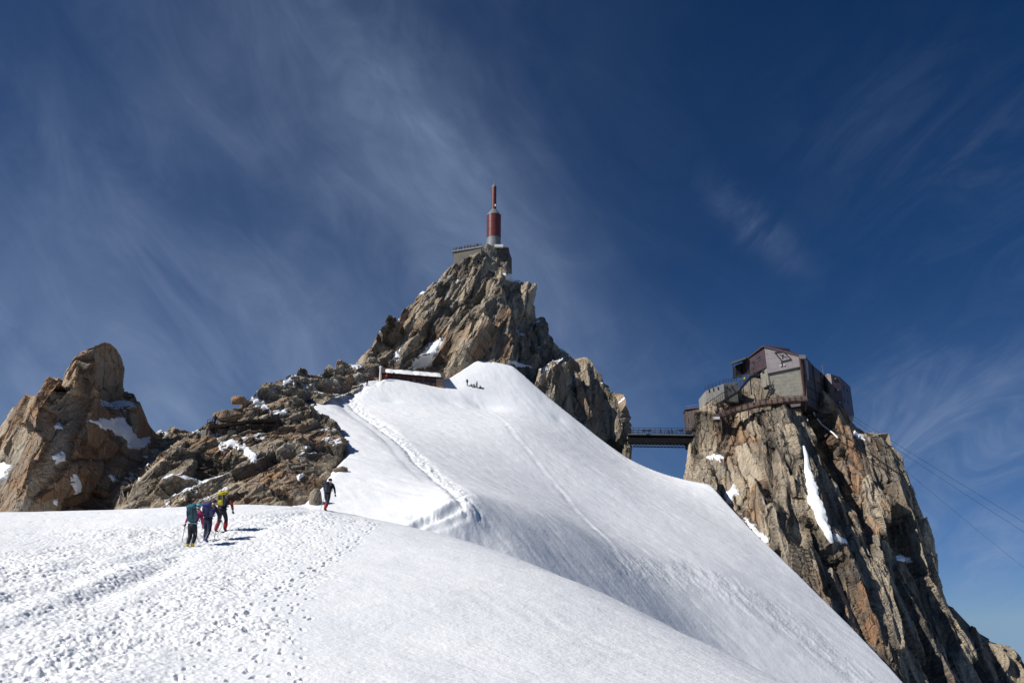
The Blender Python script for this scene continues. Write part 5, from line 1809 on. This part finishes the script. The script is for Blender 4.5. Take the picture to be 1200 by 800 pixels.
# 1: teal rucksack, magenta sleeves
w1 = walker('mountaineer in magenta top and black trousers, nearest of the roped trio on the trampled snow', f1, YAW,
            dict(STEP, lean=.30, hip=.90, elL=v3(-.17, .02, -.20), wrL=v3(-.10, .05, -.20), elR=v3(.07, -.02, -.27), wrR=v3(.02, .10, -.22), kneeL=v3(-.09, .10, .50), ankL=v3(-.10, -.05, .10), kneeR=v3(.08, .16, .50), ankR=v3(.06, .04, .12)),
            dict(jacket=MAGENTA, trousers=BLACKCLOTH, boot=YELLOWBOOT, hat=CYAN, hatname='helmet'),
            dict(size=(.20, .15, .32), mat=TEALDARK, lid=TEAL, pocket=TEALDARK, belt=CYAN, up=.20, strap=BLACKCLOTH, label='tall teal backpack worn by the mountaineer in magenta'))
trek_pole(to_world(w1[1], w1[2][-1]) , to_world(w1[1], v3(-.50, .25, .02)), 'grey trekking pole in the left hand of the mountaineer in magenta')
# 2: purple-blue rucksack
w2 = walker('mountaineer in dark clothes with a purple blue backpack, middle of the roped trio', f2, YAW,
            dict(STEP, lean=.34, hip=.90, elL=v3(-.08, .06, -.27), wrL=v3(.02, .16, -.18), elR=v3(.10, .04, -.26), wrR=v3(.05, .14, -.18)),
            dict(jacket=NAVYCLOTH, trousers=NAVYCLOTH, boot=BOOTBLUE, hat=GREYPACK, hatname='helmet'),
            dict(size=(.20, .16, .30), mat=PURPLEPACK, lid=PURPLEPACK, pocket=NAVYCLOTH, up=.16, label='purple blue backpack worn by the middle mountaineer of the trio'))
trek_pole(to_world(w2[1], w2[2][1]), to_world(w2[1], v3(.22, .18, .03)), 'pole in the right hand of the middle mountaineer of the trio')
# 3: yellow-topped rucksack, orange sleeves, red gaiters
w3 = walker('mountaineer with orange red sleeves and red gaiters, leading the roped trio', f3, YAW,
            dict(STEP, lean=.20, hip=.93, elL=v3(-.08, .02, -.27), wrL=v3(-.02, .14, -.20), elR=v3(.15, .00, -.25), wrR=v3(.06, .03, -.25), kneeL=v3(-.12, .05, .50), ankL=v3(-.13, -.18, .10), kneeR=v3(.14, .18, .55), ankR=v3(.15, .12, .16)),
            dict(jacket=BLACKCLOTH, sleeve=ORANGECLOTH, trousers=BLACKCLOTH, boot=BLACKCLOTH, gaiter=REDCLOTH, hat=YELLOW, hatname='helmet'),
            dict(size=(.17, .14, .28), mat=GREYPACK, lid=YELLOW, pocket=YELLOW, up=.20, strap=YELLOW, label='black and yellow backpack worn by the leading mountaineer'))
# 4: the lone climber further up
w4 = walker('lone mountaineer in black with red gaiters walking towards the steep snow slope', f4, -.30,
            dict(STEP, lean=.26, hip=.93, headx=-.06, elL=v3(-.10, .04, -.27), wrL=v3(-.06, .10, -.24), elR=v3(.13, -.04, -.26), wrR=v3(.06, .00, -.26), kneeL=v3(-.06, .12, .52), ankL=v3(-.10, .00, .11), kneeR=v3(.06, -.02, .50), ankR=v3(.02, -.22, .10)),
            dict(jacket=BLACKCLOTH, trousers=BLACKCLOTH, boot=BLACKCLOTH, gaiter=REDCLOTH, hat=NAVYCLOTH, hatname='helmet'),
            dict(size=(.18, .14, .27), mat=GREYPACK, lid=NAVYCLOTH, pocket=GREYPACK, up=.08, label='charcoal backpack worn by the lone mountaineer'))
trek_pole(to_world(w4[1], w4[2][-1]), to_world(w4[1], v3(-.50, .18, .02)), 'trekking pole in the left hand of the lone mountaineer')

# the climbing rope between the three
rp_ = []
for a, b in ((f1, f2), (f2, f3)):
    for k in range(10):
        q = a + (b - a) * k / 10; q = q + np.array([.14, 0, 0]); q[2] = max(sgnd(q), a[2] + (b[2] - a[2]) * k / 10) + .55 - .45 * math.sin(math.pi * k / 10)
        rp_.append(q)
tag(MB().tube(rp_, .011, 6).build('climbing_rope', cloth('rope_cloth', (.35, .30, .22)), None, True), 'thin pale rope tying the trio of mountaineers together', 'rope')

# distant figures: one continuous body each, dressed by height
SMALL = {}


def small_person(mats, sitting=False):
    key = (tuple(m.name for m in mats), sitting)
    if key not in SMALL:
        if sitting:
            pel, ch, hd = v3(0, 0, .22), v3(0, .08, .62), v3(0, .12, .86)
            legs = [[(pel, .15), (v3(s * .10, .30, .42), .085), (v3(s * .11, .55, .08), .065), (v3(s * .11, .70, .06), .05)] for s in (-1, 1)]
            arms = [[(ch, .16), (ch + v3(s * .20, .02, .0), .065), (ch + v3(s * .26, .14, -.22), .05), (ch + v3(s * .14, .32, -.24), .04)] for s in (-1, 1)]
        else:
            pel, ch, hd = v3(0, 0, .92), v3(0, .05, 1.36), v3(0, .09, 1.66)
            legs = [[(pel, .15), (v3(s * .10, .10 * s, .50), .085), (v3(s * .11, .16 * s, .08), .06), (v3(s * .11, .16 * s + .14, .05), .05)] for s in (-1, 1)]
            arms = [[(ch, .17), (ch + v3(s * .20, .02, .04), .065), (ch + v3(s * .26, .02, -.24), .05), (ch + v3(s * .24, .14, -.46), .04)] for s in (-1, 1)]
        me = skin_mesh('person', [[(pel, .15), ((pel + ch) / 2, .14), (ch, .17), ((ch * .45 + hd * .55), .065), (hd, .10), (hd + v3(0, 0, .10), .085)]] + legs + arms, 1)
        for m in mats:
            me.materials.append(m)
        zs = np.array([p.center[2] for p in me.polygons]); top = zs.max()
        idx = np.where(zs > top * (.62 if sitting else .84), 2, np.where(zs > top * (.30 if sitting else .52), 1, 0))
        me.polygons.foreach_set('material_index', idx.astype(np.int32))
        SMALL[key] = me
    return SMALL[key]


def tiny(p, yaw, mats, label, group=None, sitting=False):
    o = link('person', small_person(mats, sitting))
    o.location = tuple(map(float, p)); o.rotation_euler = (0, 0, yaw)
    return tag(o, label, 'person', group)


def on_hill(u, v, Y0=150, Y1=200):
    q = on_snow(u, v, Y0, Y1)
    q[2] = ground_z(q[0], q[1]) - .05
    return q


DK = (BLACKCLOTH, BLACKCLOTH, BLACKCLOTH); DN = (BLACKCLOTH, NAVYCLOTH, GREYPACK); DR = (BLACKCLOTH, REDCLOTH, HAIR); GY = (GREYPACK, GREYPACK, HAIR); PU = (NAVYCLOTH, PURPLEPACK, HAIR); WH = (GREYPACK, PALECONC, HAIR)
tiny(on_hill(430, 450.5), .5, DK, 'dark climber standing at the crest where the ridge trail reaches the rocks')
tiny(on_hill(415.5, 456), .4, DN, 'dark climber on the ridge trail just below the crest beside the rocks')
tiny(on_hill(453, 444.5), .0, DR, 'small figure at the left end of the red timber hut')
for k, (u, v) in enumerate([(547.5, 452), (551.5, 453), (554.8, 453.5), (558.5, 454.5), (562.3, 455.8)]):
    tiny(on_hill(u, v, 165, 200), RNG.uniform(-1.5, 1.5), [DK, DN, DK, GY, DN][k], 'dark climber resting in the row at the foot of the bright snow cone', 'climbers resting below the snow cone', k in (1, 2, 4))
for k, f in enumerate([.08, .20, .27, .40, .52, .61, .74, .86]):
    q = TERR[0] + (TERR[1] - TERR[0]) * f + np.array([0, .7 + .3 * (k % 3), 0]); q[2] = TERR[2]
    tiny(q, RNG.uniform(-3, 3), [DN, GY, PU, DK, DR, DN, WH, DK][k], 'tiny visitor behind the railing of the summit viewing terrace', 'visitors on the summit terrace')
for u, lab, m in ((774.8, 'leftmost of the three visitors crossing the footbridge', GY), (783.6, 'middle one of the three visitors crossing the footbridge', PU), (787.8, 'rightmost of the three visitors crossing the footbridge', DN)):
    q = P(u, 509, BY); f = (q[0] - b0[0]) / d[0] if False else np.dot(q - BR[0], BR[1])
    q = BR[0] + BR[1] * f + np.array([0, 0, .27])
    tiny(q, 1.5, m, lab)
q = gp[0] + (gp[1] - gp[0]) * .28
tiny(q + np.array([0, -.2, .17]), .6, DN, 'dark figure standing at the left end of the timber gallery')
q = ws[2] + (ws[3] - ws[2]) * .1
for u, v, lab in ((868, 441.5, 'person in yellow on the stairway just left of the station'),):
    q = path[3] + (path[4] - path[3]) * .55 + np.array([0, .75, .13])
    tiny(q, -1.2, (BLACKCLOTH, YELLOW, HAIR), lab)

# ------------------------------------------------------------------ the valley far below
gv = plain('valley_ground', (.34, .41, .48), .95, 0, .2, .0004, .1)  # pale blue is distance haze put into the ground colour
MB().add([(60000 * math.cos(a), 60000 * math.sin(a), -3400) for a in np.linspace(0, 2 * math.pi, 64, endpoint=False)], [tuple(range(64))]).build('valley_ground', gv, None, kind='structure')
